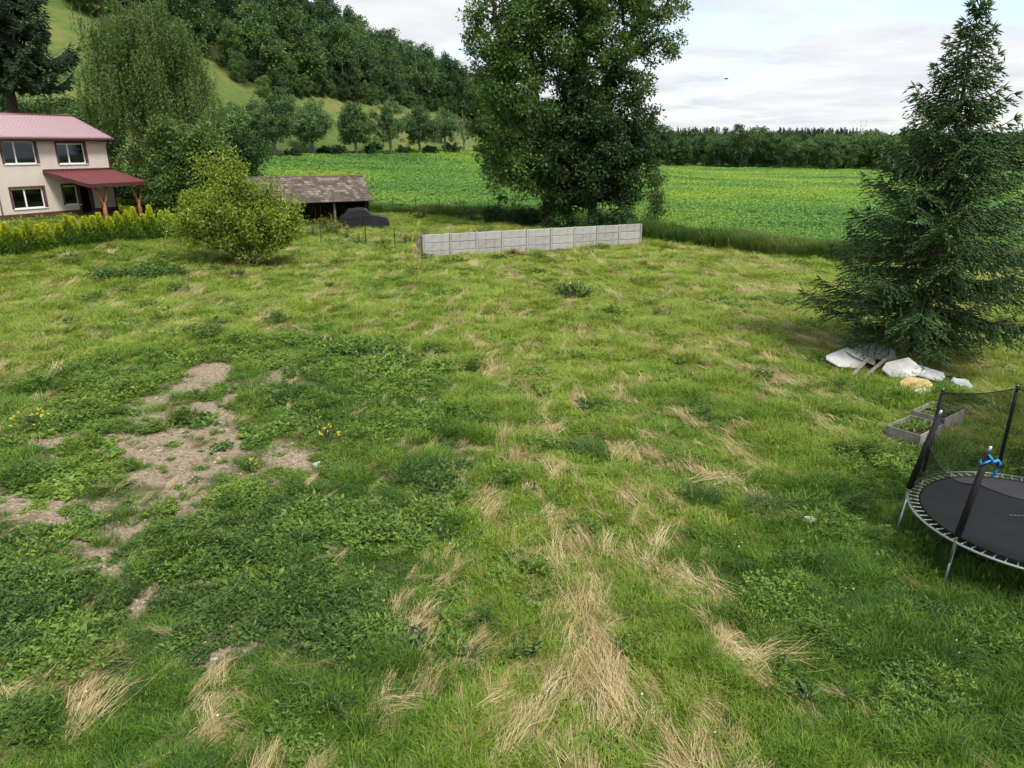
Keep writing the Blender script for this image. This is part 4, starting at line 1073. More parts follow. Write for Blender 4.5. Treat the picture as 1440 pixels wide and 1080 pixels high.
V, F = tile_sheet((HX1 + .25, HD + .55, ez - .1), (HX0 - .4, HD + .55, ez - .1), (HX0 - .4, ry, rz_), (HX1 + .25, ry, rz_), 14, 52)
mk('roof', V, F, M['roof_metal'], house, True)
mb = MB(); mb.add([(HX1 - .01, .0, HW), (HX1 - .01, HD, HW), (HX1 - .01, ry, rz_ - .1), (HX1 - .2, 0, HW), (HX1 - .2, HD, HW), (HX1 - .2, ry, rz_ - .1)], [(0, 1, 2), (5, 4, 3), (0, 2, 5, 3), (1, 4, 5, 2), (0, 3, 4, 1)]); mb.build('gable', M['render_wall'], house)
mb = MB(); mb.tube([(HX0 - .4, ry, rz_ + .02), (HX1 + .27, ry, rz_ + .02)], .09, 8); mb.build('ridge_cap', M['roof_metal'], house, True)
mb = MB(); mb.tube([(HX0 - .4, -.62, ez - .16), (HX1 + .25, -.62, ez - .16)], .075, 8); mb.box((HX0 - .4, -.55, ez - .30), (HX1 + .25, -.52, ez - .10)); mb.build('gutter', M['gutter'], house)
MB().box((HX0 - .4, -.518, ez - .22), (HX1 + .22, -.002, ez - .20)).build('soffit', M['gutter'], house)
mb = MB()
for sgn, y_ in ((1, -.55), (-1, HD + .55)):
    mb.add([(HX1 + .25, y_, ez - .24), (HX1 + .29, y_, ez - .24), (HX1 + .29, ry, rz_ - .10), (HX1 + .25, ry, rz_ - .10), (HX1 + .25, y_, ez - .04), (HX1 + .29, y_, ez - .04), (HX1 + .29, ry, rz_ + .06), (HX1 + .25, ry, rz_ + .06)], BOXF)
mb.build('bargeboard', M['gutter'], house)
mb = MB(); mb.tube([(HX1 - .12, -.55, ez - .2), (HX1 - .12, -.10, ez - .55), (HX1 - .12, -.07, -.3)], .045, 8); mb.build('downpipe', M['gutter'], house, True)
mb = MB(); mb.tube([(.02, -.62, ez - .2), (.02, -.10, ez - .55), (.02, -.07, -.3)], .045, 8); mb.build('downpipe', M['slab_pipe'], house, True)
# porch roof on forked trunk posts
PA, PB, PC, PD = (4.0, -4.2, 2.50), (8.9, -3.9, 2.50), (8.75, -.02, 3.36), (3.4, -.02, 3.36)
V, F = tile_sheet(PA, PB, PC, PD, 9, 18); pr = mk('porch_roof', V, F, M['porch_metal'], house, True)
mb = MB(); mb.add([tuple(np.array(q) + (0, 0, -.10)) for q in (PA, PB, PC, PD)] + [tuple(np.array(q) + (0, 0, -.03)) for q in (PA, PB, PC, PD)], BOXF); mb.build('soffit', M['soffit'], pr)
mb = MB()
for a, b in ((PD, PA), (PA, PB), (PB, PC)):
    a = np.array(a); b = np.array(b); o = np.cross(b - a, (0, 0, 1.)); o = -o / np.linalg.norm(o) * .03
    if np.dot(o[:2], (np.array((PA[0] + PB[0], PA[1] + PC[1])) / 2 - (a[:2] + b[:2]) / 2)) > 0: o = -o
    mb.add([a + (0, 0, -.2), b + (0, 0, -.2), b + o + (0, 0, -.2), a + o + (0, 0, -.2), a + (0, 0, .06), b + (0, 0, .06), b + o + (0, 0, .06), a + o + (0, 0, .06)], BOXF)
mb.build('fascia', M['gutter'], pr)
mb = MB(); mb.box((3.4, -.06, 3.34), (8.75, -.003, 3.52)); mb.build('flashing', M['gutter'], pr)
for px_, py_ in ((5.3, -3.5), (8.3, -3.3)):
    mb = MB(); ph = -1.0
    mb.tube([(px_, py_, ph), (px_ + .02, py_, .3), (px_, py_, 1.15)], [.19, .155, .14], 9)
    mb.tube([(px_, py_, .75), (px_ - .15, py_ + .05, 1.5), (px_ - .48, py_ + .1, 2.5)], [.13, .12, .10], 9)
    mb.tube([(px_, py_, .75), (px_ + .22, py_ - .05, 1.5), (px_ + .42, py_ - .05, 2.42)], [.12, .115, .095], 9)
    mb.build('porch_post', M['post_wood'], house, True)
MB().box((3.6, -4.0, -1.2), (8.8, -.04, -.02)).build('porch_floor', M['plinth'], house)

# ------------------------------------------------------------------ golden thuja hedge
def thuja(seed, h, wr):
    r = np.random.default_rng(seed); n = 1500
    f = r.random(n) ** .75; z = h * (.04 + .93 * f)
    prof = np.where(f < .25, .75 + f, 1.0) * (1 - np.clip(f, 0, 1) ** 1.35 * .93)
    a = r.random(n) * 6.283; lump = 1 + .22 * np.sin(a * 3 + seed + z * 4) + .12 * r.normal(size=n)
    rad = wr * prof * lump * (.55 + .45 * r.random(n) ** .5)
    P = np.stack([np.cos(a) * rad, np.sin(a) * rad, z], 1); D = np.stack([np.cos(a) * .6, np.sin(a) * .6, np.full(n, 1.)], 1) + r.normal(size=(n, 3)) * .3
    V, F = leaves(P, D, .13 * (.7 + .7 * r.random(n)), .075, r, .15, 0, unit(np.stack([np.cos(a), np.sin(a), 0 * a], 1)))
    T = np.clip(-.02 + .75 * f ** 1.3 + .30 * (rad / wr / np.maximum(prof, .1) - .6) + .35 * (r.random(n) - .4), 0, 1)
    st, sf = tube([(0, 0, -.05), (0, 0, h * .5), (0, 0, h * .85)], [.035, .025, .01], 6)
    return (V, F, np.repeat(T, 4)), (st, sf)
TH = []
for i in range(5):
    (V, F, T), (st, sf) = thuja(700 + i, 1.75, .40)
    a = mk('trunk', st, sf, M['bark'], None, True); b = mk('crown', V, F, M['thuja'], None, False, {'tint': T}); C.objects.unlink(a); C.objects.unlink(b); TH.append((a, b))
HA, HB = at(0, 364)[:2], at(243, 337)[:2]
r = np.random.default_rng(71)
for i, t in enumerate(np.linspace(-.10, 1.03, 23)):
    p = HA + (HB - HA) * t + r.normal(size=2) * .09
    sz = np.interp(t, [-.1, .4, 1], [.92, 1.0, 1.18]) * (.82 + .34 * r.random())
    root = empty('thuja_shrub', (p[0], p[1], gz(*p)), r.random() * 6.28, ('taller' if sz > 1.05 else ('shorter' if sz < .92 else 'middle-sized')) + ' golden-tipped columnar thuja in the hedge row in front of the house', 'hedge shrub', 'thujas of the golden hedge')
    root.scale = (1.05, 1.05, sz)
    for q in TH[i % 5]:
        c = q.copy(); C.objects.link(c); c.parent = root

# ------------------------------------------------------------------ barn with weathered tile roof
M['barn_board'] = plain('barn_board', (.035, .028, .022), .95, .1, var=.5, scale=4)
M['barn_post'] = plain('barn_post', (.17, .15, .12), .95, .1, var=.3, scale=4)
k = NT('roof_tile'); oi = k.n('ShaderNodeObjectInfo'); p = k.pos()
f = k.math('ADD', k.math('MULTIPLY', oi.outputs['Random'], .5), k.math('MULTIPLY', k.noise(4, 4, .7, p), .7))
M['roof_tile'] = k.done(k.bsdf(k.ramp(f, [(.2, (.06, .046, .038)), (.6, (.125, .10, .084)), (1, (.29, .25, .22))]), .95, .1))
M['dark_void'] = plain('barn_gloom', (.02, .018, .015), 1, .05)  # near-black colour puts the open barn's inner shade on its floor
BRp = np.array([(520 - 720) / FPX * (65.5 * cp + 6.5 * sp), 65.5]); BLp = np.array([(362 - 720) / FPX * (61.0 * cp + 6.5 * sp), 61.0])
be = BRp - BLp; BLn = float(np.linalg.norm(be)); be = be / BLn
bz = min(gz(*BRp), gz(*BLp)) - .05
barn = empty('barn', (BLp[0], BLp[1], bz), math.atan2(be[1], be[0]), 'low open-fronted dark timber barn with weathered grey tiled roof', 'barn')
bw, bd, br, bry = 2.45, 5.2, 4.25, 2.6
for a, b in (((0, bd - .05, 0), (BLn, bd, bw + .1)),):
    nb = 40
    for i in range(nb):
        x0 = BLn * i / nb; MB().box((x0 + .006, bd - .03 - .012 * (i % 2), 0), (x0 + BLn / nb - .006, bd, bw + .1)).build('board', M['barn_board'], barn)
for x_ in (0, BLn - .06):
    mb = MB(); mb.add([(x_, 0, 0), (x_ + .06, 0, 0), (x_ + .06, bd - .06, 0), (x_, bd - .06, 0), (x_, 0, bw), (x_ + .06, 0, bw), (x_ + .06, bd - .06, bw), (x_, bd - .06, bw)], BOXF)
    mb.add([(x_, 0, bw), (x_ + .06, 0, bw), (x_ + .06, bd - .06, bw), (x_, bd - .06, bw), (x_, bry, br - .12), (x_ + .06, bry, br - .12)], [(0, 4, 3), (1, 2, 5), (0, 1, 5, 4), (3, 4, 5, 2)]); mb.build('end_wall', M['barn_board'], barn)
for x_ in (.2, BLn * .36, BLn * .685, BLn - .22):
    MB().box((x_ - .09, .10, 0), (x_ + .09, .28, bw - .02)).build('post', M['barn_post' if .6 < x_ / BLn < .8 else 'barn_board'], barn)
MB().box((0.07, .08, bw - .2), (BLn - .07, .30, bw - .021)).build('beam', M['barn_board'], barn)
MB().box((.07, .0, .0), (BLn - .07, bd - .06, .06)).build('dark_floor', M['dark_void'], barn)
sl = math.atan2(br - bw, bry); slen = math.hypot(br - bw, bry) + .42
for sgn, oy in ((1, 0), (-1, bd)):
    mb = MB(); c_, s__ = math.cos(sl), math.sin(sl)
    y0 = oy - sgn * .38 * c_; z0 = bw - .38 * s__ + .04
    y1 = oy + sgn * bry * .998; z1 = br + .03
    mb.add([(-.35, y0, z0 - .05), (BLn + .35, y0, z0 - .05), (BLn + .35, y1, z1 - .05), (-.35, y1, z1 - .05), (-.35, y0, z0), (BLn + .35, y0, z0), (BLn + .35, y1, z1), (-.35, y1, z1)], BOXF)
    deck = mb.build('roof', M['barn_board'], barn)
    if sgn > 0:
        rows, cols = 11, 27; r = np.random.default_rng(81); base = None
        tw = (BLn + .7) / cols; tl = (slen + .05) / rows
        V = [(-tw / 2 + .012, -.02, 0), (tw / 2 - .012, -.02, 0), (tw / 2 - .012, tl * 1.25, 0), (-tw / 2 + .012, tl * 1.25, 0), (-tw / 2 + .012, -.02, .03), (tw / 2 - .012, -.02, .03), (tw / 2 - .012, tl * 1.25, .03), (-tw / 2 + .012, tl * 1.25, .03)]
        for i in range(rows):
            for j in range(cols):
                if base is None: t = mk('roof_tile', V, BOXF, M['roof_tile'], deck); base = t
                else: t = base.copy(); C.objects.link(t); t.parent = deck
                d_ = i * tl - .02
                t.location = (-.35 + (j + .5 + .5 * (i % 2) * .6 - .15) * tw + r.normal() * .01, y0 + d_ * c_, z0 + d_ * s__ + .012 + .012)
                t.rotation_euler = (sl - .055 + r.normal() * .012, r.normal() * .02, r.normal() * .025)
mb = MB(); mb.tube([(-.36, bry, br + .06), (BLn + .36, bry, br + .06)], .09, 7); mb.build('ridge_cap', M['roof_tile'], barn)

# ------------------------------------------------------------------ car under black tarpaulin
k = NT('tarpaulin'); p = k.pos()
M['tarp'] = k.done(k.bsdf(k.ramp(k.noise(2.5, 4, .6, p), [(.35, (.005, .0055, .007)), (.7, (.014, .015, .018))]), .24, .55, 0, k.bump(k.noise(3.5, 4, .65, p, 2.), 1., .25)))
def tarp_car():
    nx, ny = 90, 44; V = []; r = np.random.default_rng(91)
    prof_x = [-2.25, -2.18, -2.05, -1.75, -1.35, -.6, .15, .62, .95, 1.8, 2.05, 2.14, 2.2]
    prof_z = [.05, .62, .92, 1.05, 1.44, 1.52, 1.48, 1.08, .98, .90, .74, .5, .05]
    for i in range(nx + 1):
        x = -2.25 + 4.45 * i / nx; zt = np.interp(x, prof_x, prof_z); fx = abs(x) / 2.2
        hwid = .95 * (1 - .22 * max(0, fx - .6) / .4)
        for j in range(ny + 1):
            q = -1 + 2 * j / ny                                   # across, over the top
            a = abs(q)
            if a < .52: y = math.copysign(a / .52 * hwid * .80, q); z = zt * (1 - .06 * (a / .52) ** 2)
            else:
                t = (a - .52) / .48; y = math.copysign(hwid * (.80 + .25 * t ** .7), q); z = zt * .94 * (1 - t ** 1.25) + .02
            fold = .075 * math.sin(x * 8 + 2.5 * math.sin(q * 5)) * (max(0, a - .30) / .70) + .13 * (fbm(np.array([x * 3.]), np.array([q * 4.]), 5, 3)[0] - .5)
            V.append((x, y + math.copysign(fold, q) * .9, max(.0, z + .5 * fold)))
    F = [(i * (ny + 1) + j, (i + 1) * (ny + 1) + j, (i + 1) * (ny + 1) + j + 1, i * (ny + 1) + j + 1) for i in range(nx) for j in range(ny)]
    return V, F
cpos = at(513, 322)
car = empty('covered_car', (cpos[0], cpos[1], gz(cpos[0], cpos[1] + .3) + .06), R(14), 'parked car wrapped in crumpled black tarpaulin in front of the barn', 'car')
V, F = tarp_car(); V = [(a, b, c * 1.22) for a, b, c in V]; mk('tarpaulin', V, F, M['tarp'], car, True)
# wheel bulges and mirror ends under the sheet
M['rope'] = plain('rope', (.06, .06, .06), .8)
for xx in (-.35, .95):
    mb = MB(); pts = []
    for t in np.linspace(-1, 1, 15):
        zt = np.interp(xx, [-.75, .15, .75, 1.7], [1.46, 1.50, 1.10, .92]); a = abs(t)
        pts.append((xx + .08 * math.sin(3 * t), math.copysign(min(a / .55, 1) * .82 + max(0, a - .55) * .45, t), (zt * (1 - .05 * a) if a < .55 else zt * .95 * (1 - (a - .55) / .45 * .9)) + .035) ); pts[-1] = (pts[-1][0], pts[-1][1], pts[-1][2] * 1.22)
    mb.tube(pts, .012, 5); mb.build('tie_rope', M['rope'], car)

# ------------------------------------------------------------------ concrete panel wall
k = NT('concrete'); p = k.pos('Object'); oi = k.n('ShaderNodeObjectInfo')
f = k.math('ADD', k.noise(2.2, 6, .65, p), k.math('MULTIPLY', k.math('SUBTRACT', oi.outputs['Random'], .5), .25))
mpv = k.n('ShaderNodeMapping'); mpv.inputs['Scale'].default_value = (6, 6, .7); k.l(p, mpv.inputs[0])
f = k.math('ADD', k.math('MULTIPLY', f, .75), k.math('MULTIPLY', k.noise(1.4, 4, .6, mpv.outputs[0]), .28))
M['concrete'] = k.done(k.bsdf(k.ramp(f, [(.3, (.24, .236, .226)), (.5, (.345, .34, .33)), (.75, (.42, .415, .405))]), .9, .15, 0, k.bump(k.noise(14, 3, .5, p), .12)))
we = WALL_R - WALL_L; wlen = float(np.linalg.norm(we)); we = we / wlen
wz = -.12
cw = empty('concrete_fence', (WALL_L[0], WALL_L[1], wz), math.atan2(we[1], we[0]), 'grey precast concrete panel wall of three courses between posts', 'wall')
r = np.random.default_rng(95); pw_ = wlen / 9
for i in range(10):
    MB().box((i * pw_ - .06, -.06, 0), (i * pw_ + .06, .06, 1.70 + .02 * r.normal())).build('post', M['concrete'], cw)
for i in range(9):
    for j in range(3):
        L_, h_, c_ = pw_ - .13, .53, .03
        mb = MB(); mb.add([(0, y_, 0) for y_ in ()] + [(0, -.005, 0), (L_, -.005, 0), (L_, -.005, h_), (0, -.005, h_), (c_, -.04, c_), (L_ - c_, -.04, c_), (L_ - c_, -.04, h_ - c_), (c_, -.04, h_ - c_), (0, .03, 0), (L_, .03, 0), (L_, .03, h_), (0, .03, h_)],
               [(4, 5, 6, 7), (0, 1, 5, 4), (1, 2, 6, 5), (2, 3, 7, 6), (3, 0, 4, 7), (9, 8, 11, 10), (1, 0, 8, 9), (2, 1, 9, 10), (3, 2, 10, 11), (0, 3, 11, 8)]); o = mb.build('panel', M['concrete'], cw)
        o.location = (i * pw_ + .065, r.normal() * .006, .06 + j * .545); o.rotation_euler = (r.normal() * .006, r.normal() * .003, 0)

# ------------------------------------------------------------------ wire fences
M['post_metal'] = plain('post_metal', (.03, .04, .035), .6, .4)
M['wire'] = plain('wire', (.12, .13, .12), .5, .4, .8)
def wire_fence(pts, h, label, every=1):
    p0 = pts[0]; root = empty('wire_fence', (p0[0], p0[1], gz(*p0)), 0, label, 'fence'); o = np.array([p0[0], p0[1], gz(*p0)])
    tops = []
    for p in pts:
        z = gz(*p); q = np.array([p[0], p[1], z]) - o; lean = rng.normal(size=2) * .03
        mb = MB(); mb.tube([q + (0, 0, -.2), q + (lean[0], lean[1], h)], .032, 6); mb.build('post', M['post_metal'], root); tops.append(q)
    for hh in np.linspace(.15, h - .08, 6):
        mb = MB()
        for a, b in zip(tops[:-1], tops[1:]):
            m = (a + b) / 2 - (0, 0, .03); mb.tube([a + (0, 0, hh), m + (0, 0, hh), b + (0, 0, hh)], .004, 3, False)
        mb.build('wire', M['wire'], root)
wire_fence([(x, float(yb(x)) - 1.2) for x in np.arange(-19.5, 6.5, 2.45)], 1.65, 'thin wire fence with dark posts along the field edge')
f2 = [at(px, py)[:2] for px, py in ((340, 333), (395, 338), (452, 343), (515, 349), (556, 352))] + [WALL_L + np.array([-.12, .05])]
wire_fence([tuple(q) for q in f2], 1.5, 'low wire fence running from the concrete wall towards the hedge')

# ------------------------------------------------------------------ raised beds
M['grey_board'] = plain('grey_board', (.24, .225, .20), .9, .15, var=.35, scale=4, bump=.4, bscale=25)
M['hinge'] = plain('hinge', (.35, .36, .37), .45, .5, .7, .1)
M['bed_soil'] = plain('bed_soil', (.05, .036, .025), .95, .1, var=.5, scale=14, bump=.8, bscale=20)
def raised_bed(cx, cy, label, plab, seed):
    z = min(gz(cx + a, cy + b) for a in (-.5, .5) for b in (-.5, .5)) + .03
    root = empty('raised_bed', (cx, cy, z), math.atan2(.6, .8), label, 'planter', 'timber raised beds near the trampoline')
    lx, ly = .6, .4; t = .024
    for j in range(2):
        z0, z1 = j * .205, j * .205 + .198; o = .003 * j
        MB().box((-lx, -ly - o, z0), (lx, -ly + t, z1)).build('board', M['grey_board'], root); MB().box((-lx, ly - t, z0), (lx, ly + o, z1)).build('board', M['grey_board'], root)
        MB().box((-lx - o, -ly + t + .002, z0), (-lx + t, ly - t - .002, z1)).build('board', M['grey_board'], root); MB().box((lx - t, -ly + t + .002, z0), (lx + o, ly - t - .002, z1)).build('board', M['grey_board'], root)
        for sx in (-1, 1):
            for sy in (-1, 1):
                MB().box((sx * lx - .045 * (sx > 0) - .0 - (.006 if sx < 0 else 0), sy * (ly + .008) - .003, z0 + .03), (sx * lx + .045 * (sx < 0) + (.006 if sx > 0 else 0), sy * (ly + .008) + .003, z1 - .03)).build('hinge', M['hinge'], root)
    MB().box((-lx + t + .002, -ly + t + .003, -.1), (lx - t - .002, ly - t - .003, .27)).build('soil', M['bed_soil'], root)
    r = np.random.default_rng(seed); P = []
    n = 420; P = np.stack([(r.random(n) - .5) * 1.06, (r.random(n) - .5) * .66, .27 + .14 * r.random(n)], 1); D = np.stack([r.normal(size=n), r.normal(size=n), .7 * np.ones(n)], 1)
    keep = fbm(P[:, 0] * 3 + seed, P[:, 1] * 3, seed, 2) > .42
    V, F = leaves(P[keep], D[keep], .09, .05, r, .2, .2); 
    o = mk('bed_plants', V, F, M['leaf_hazel'], None, False, {'tint': np.repeat(.55 + .45 * r.random(keep.sum()), 4)}); o.location = (cx, cy, z); o.rotation_euler = root.rotation_euler
    tag(o, plab, 'plants', None, 'stuff')
raised_bed(9.99, 16.34, 'grey timber raised bed right behind the trampoline net', 'green seedlings growing in the raised bed nearest the trampoline', 1)
raised_bed(11.24, 17.5, 'grey timber raised bed between the first bed and the rubble heap', 'green seedlings growing in the raised bed by the rubble heap', 2)

# ------------------------------------------------------------------ rubble heap by the spruce
M['slab_white'] = plain('slab_white', (.50, .50, .48), .85, .2, var=.18, scale=3, bump=.3, bscale=8)
M['slab_bright'] = plain('slab_bright', (.62, .60, .53), .8, .2, var=.12, scale=3)
M['slab_grey'] = plain('slab_grey', (.34, .35, .36), .85, .2, var=.25, scale=3, bump=.3, bscale=8)
M['slab_tan'] = plain('slab_tan', (.48, .36, .17), .85, .2, var=.3, scale=4, bump=.3, bscale=8)
M['old_plank'] = plain('old_plank', (.33, .29, .23), .9, .15, var=.3, scale=5, bump=.3, bscale=20)
M['sheet_grey'] = plain('sheet_grey', (.40, .43, .47), .35, .5, var=.3, scale=5, bump=.5, bscale=5)
M['red_scrap'] = plain('red_scrap', (.32, .12, .08), .7, .3, var=.3)
def slab(name, label, cat, px, py, lx, ly, th, mat, seed, tilt=(0, 0), rz=0., n=9, lift=.0, jag=.18, parent=None):
    r = np.random.default_rng(seed); p = at(px, py); V = []
    if 'slab' in name: lx, ly, lift, th = lx * 1.2, ly * 1.2, lift + .06, th * .55
    ang = np.sort((np.arange(n) + .6 * (r.random(n) - .5)) / n * 6.283)
    rr = 1 + jag * (r.random(n) - .5) * 2
    top = [(math.cos(a) * lx * .5 * q, math.sin(a) * ly * .5 * q) for a, q in zip(ang, rr)]
    sq = lambda v, l: max(-l * .5, min(l * .5, v * 1.25))
    top = [(sq(a, lx), sq(b, ly)) for a, b in top]
    inn = [(a * .93, b * .93) for a, b in top]
    V = [(a, b, 0) for a, b in top] + [(a * 1.0, b * 1.0, th * .8) for a, b in top] + [(a, b, th + .02 * r.normal()) for a, b in inn] + [(0, 0, th + .01)]
    F = [tuple(range(n - 1, -1, -1))] + [(i, (i + 1) % n, n + (i + 1) % n, n + i) for i in range(n)] + [(n + i, n + (i + 1) % n, 2 * n + (i + 1) % n, 2 * n + i) for i in range(n)] + [(2 * n + i, 2 * n + (i + 1) % n, 3 * n) for i in range(n)]
    o = mk(name, V, F, M[mat]); o.location = (p[0], p[1], p[2] + lift + .03); o.rotation_euler = (tilt[0], tilt[1], rz)
    return tag(o, label, cat)
slab('broken_slab', 'large white broken slab lying at the open end of the rubble heap', 'slab', 1190, 517, 1.15, .85, .07, 'slab_white', 1, (.25, -.1), .5, lift=.12)
slab('broken_slab', 'white pointed slab propped between two slabs by the planks', 'slab', 1208, 514, .8, .8, .06, 'slab_white', 2, (.35, .1), 1.1, lift=.16)
slab('broken_slab', 'pale grey slab tilted against the spruce boughs', 'slab', 1228, 508, 1.1, .7, .06, 'slab_grey', 3, (.45, .15), -.3, lift=.22)
slab('broken_slab', 'crumpled white slab in the middle of the rubble heap', 'slab', 1266, 533, .95, .75, .10, 'slab_white', 4, (.30, -.15), .2, lift=.20, jag=.3)
slab('broken_slab', 'grey slab leaning behind the tan piece', 'slab', 1301, 536, .85, .5, .07, 'slab_grey', 5, (.3, .2), -.5, lift=.12)
slab('stone_slab', 'tan weathered slab in the rubble heap', 'slab', 1287, 549, .75, .55, .12, 'slab_tan', 6, (.35, 0), -.2, lift=.06)
slab('stone_slab', 'bright cream slab lying behind the raised bed', 'slab', 1308, 557, .85, .36, .10, 'slab_bright', 7, (.1, 0), .15, lift=.03)
slab('stone', 'small pinkish flat stone in front of the rubble heap', 'stone', 1257, 551, .42, .3, .08, 'slab_white', 8, (.1, 0), -.1)
slab('stone', 'small white stone in the grass behind the spruce foot', 'stone', 1329, 517, .4, .25, .1, 'slab_white', 9, (.2, 0), .1)
slab('plastic_sheet', 'crumpled grey plastic sheet with red scrap at the heap end', 'sheet', 1349, 546, .7, .45, .14, 'sheet_grey', 10, (.3, .2), .2, n=13, jag=.4, lift=.05)
slab('scrap_piece', 'reddish broken scrap under the grey plastic sheet', 'scrap', 1346, 556, .5, .3, .08, 'red_scrap', 11, (.2, 0), .1)
slab('stone', 'flat dusty stone in the grass right of the straw streaks', 'stone', 1101, 880, .36, .24, .06, 'slab_tan', 12, (.1, 0), .4)
slab('stone', 'white rounded stone touching the flat dusty stone', 'stone', 1114, 888, .2, .16, .09, 'slab_white', 13, (0, 0), .4)
slab('stone', 'small pale round stone among the weeds on dark earth', 'stone', 341, 832, .13, .11, .09, 'slab_grey', 14, n=12, jag=.05)
slab('stone', 'grey stone chip at the rim of the bare earth', 'stone', 445, 655, .16, .12, .08, 'slab_white', 15)
slab('cloth_scrap', 'crumpled white scrap lying in the grass', 'scrap', 1138, 738, .22, .16, .12, 'slab_bright', 16, (.1, .1), .3, n=11, jag=.45)
for i, (a, b, c, d, lab) in enumerate(((1212, 536, 1247, 517, 'long grey plank resting across the rubble heap'), (1198, 532, 1220, 519, 'short weathered plank beside the longer one on the heap'))):
    A = at(a, b); B = at(c, d); L_ = float(np.linalg.norm((B - A)[:2])); o = MB().box((0, -.055, 0), (L_, .055, .035)).build('plank', M['old_plank'])
    o.location = (A[0], A[1], A[2] + .06); o.rotation_euler = (0, -math.atan2(.30, L_), math.atan2(B[1] - A[1], B[0] - A[0])); tag(o, lab, 'plank')

# ------------------------------------------------------------------ trampoline
M['galv'] = plain('galv', (.40, .43, .46), .35, .5, .85, .1)
M['foam'] = plain('foam', (.012, .012, .013), .75, .3, 0, .3, scale=6, bump=.25, bscale=25)
k = NT('mat_fabric'); p = k.pos()
M['mat'] = k.done(k.bsdf(k.ramp(k.noise(1.6, 5, .6, p), [(.3, (.028, .029, .033)), (.7, (.045, .046, .052))]), .55, .35))
M['spring'] = plain('spring', (.52, .50, .44), .4, .5, .6, .1)
M['blue_strap'] = plain('blue_strap', (.03, .28, .72), .4, .4, 0, .2, scale=8)
M['mark'] = plain('mark', (.25, .25, .26), .6)
k = NT('net'); d_ = k.n('ShaderNodeBsdfDiffuse'); d_.inputs[0].default_value = (.012, .014, .013, 1); t_ = k.n('ShaderNodeBsdfTransparent'); ms = k.n('ShaderNodeMixShader'); ms.inputs[0].default_value = .58
k.l(t_.outputs[0], ms.inputs[1]); k.l(d_.outputs[0], ms.inputs[2]); M['net'] = k.done(ms.outputs[0])
TC = np.array([9.03, 10.95]); TR = 1.90; tz = gz(*TC); ZF = .86
tramp = empty('trampoline', (TC[0], TC[1], tz), 0, 'round black trampoline with steel frame and sagging safety net', 'trampoline')
ca = lambda d: (math.cos(R(d)), math.sin(R(d)))
def ringpts(rad, z, n=96): return [(rad * math.cos(2 * math.pi * i / n), rad * math.sin(2 * math.pi * i / n), z) for i in range(n)]
V, F = tube(ringpts(TR, ZF), .024, 8, close=True); mk('frame_ring', V, F, M['galv'], tramp, True)
# mat with hem
nr2 = 96; mr = TR - .20; V = [(0, 0, ZF - .035)]; F = []
for q, zz in ((.25, -.034), (.5, -.03), (.75, -.02), (.97, -.006), (1., 0.0)):
    V += [(mr * q * math.cos(2 * math.pi * i / nr2), mr * q * math.sin(2 * math.pi * i / nr2), ZF + zz) for i in range(nr2)]
F = [(0, 1 + i, 1 + (i + 1) % nr2) for i in range(nr2)] + [(1 + k2 * nr2 + i, 1 + (k2 + 1) * nr2 + i, 1 + (k2 + 1) * nr2 + (i + 1) % nr2, 1 + k2 * nr2 + (i + 1) % nr2) for k2 in range(4) for i in range(nr2)]
mt = mk('jumping_mat', V, F, M['mat'], tramp, True)
V, F = tube(ringpts(mr, ZF, 96), .016, 6, close=True); mk('hem', V, F, M['foam'], mt, True)
mp = at(1428, 722) * 0 + np.array([0, 0, 0]); d0 = ray(1430, 723); tt_ = (ZF + tz - CAM_H) / d0[2]; lp = d0 * tt_
mb = MB()
for i in range(4): mb.box((lp[0] - TC[0] - .12 + i * .07, lp[1] - TC[1] - .02 - .006 * i, ZF - .022), (lp[0] - TC[0] - .075 + i * .07, lp[1] - TC[1] + .02 - .006 * i, ZF - .0195))
mb.build('printed_mark', M['mark'], mt)
sp0 = None
for i in range(72):
    a = 2 * math.pi * i / 72
    if sp0 is None:
        V, F = tube([(mr + .008, 0, ZF), (mr + .03, 0, ZF), (TR - .055, 0, ZF), (TR - .02, 0, ZF + .006)], [.005, .012, .012, .005], 6); sp0 = mk('spring', V, F, M['spring'], tramp, True); q = sp0
    else: q = sp0.copy(); C.objects.link(q); q.parent = tramp
    q.rotation_euler = (0, 0, a)
POLES = [(150, .30), (203, .26), (121, .06), (72, .0), (20, 0.), (-35, 0.), (-88, 0.)]
tops = {}
for d, lean in POLES:
    c_, s__ = ca(d); bp = np.array([(TR + .03) * c_, (TR + .03) * s__, 0]); ph = 1.70 if d in (150, 203) else 1.85
    inw = np.array([-c_, -s__, 0]) * lean * .5 + np.array([lean * .55, 0, 0])
    tp = bp + inw + (0, 0, ZF + ph); tops[d] = tp
    b0 = bp + (0, 0, ZF - .05); f0 = b0 + (tp - b0) * .10; f1 = b0 + (tp - b0) * .93
    mb = MB(); mb.tube([b0 - (0, 0, .35), b0, tp], .019, 8); pole = mb.build('net_pole', M['galv'], tramp, True)
    thick = .052 if d in (150, 203) else .034
    mb = MB(); mb.tube([f0, f1], thick, 9); mb.build('foam_sleeve', M['foam'], pole, True)
    mb = MB(); mb.tube([f1, f1 + (tp - f1) * .99], .026, 8); mb.build('pole_cap', M['foam' if d not in (150, 203) else 'galv'], pole, True)
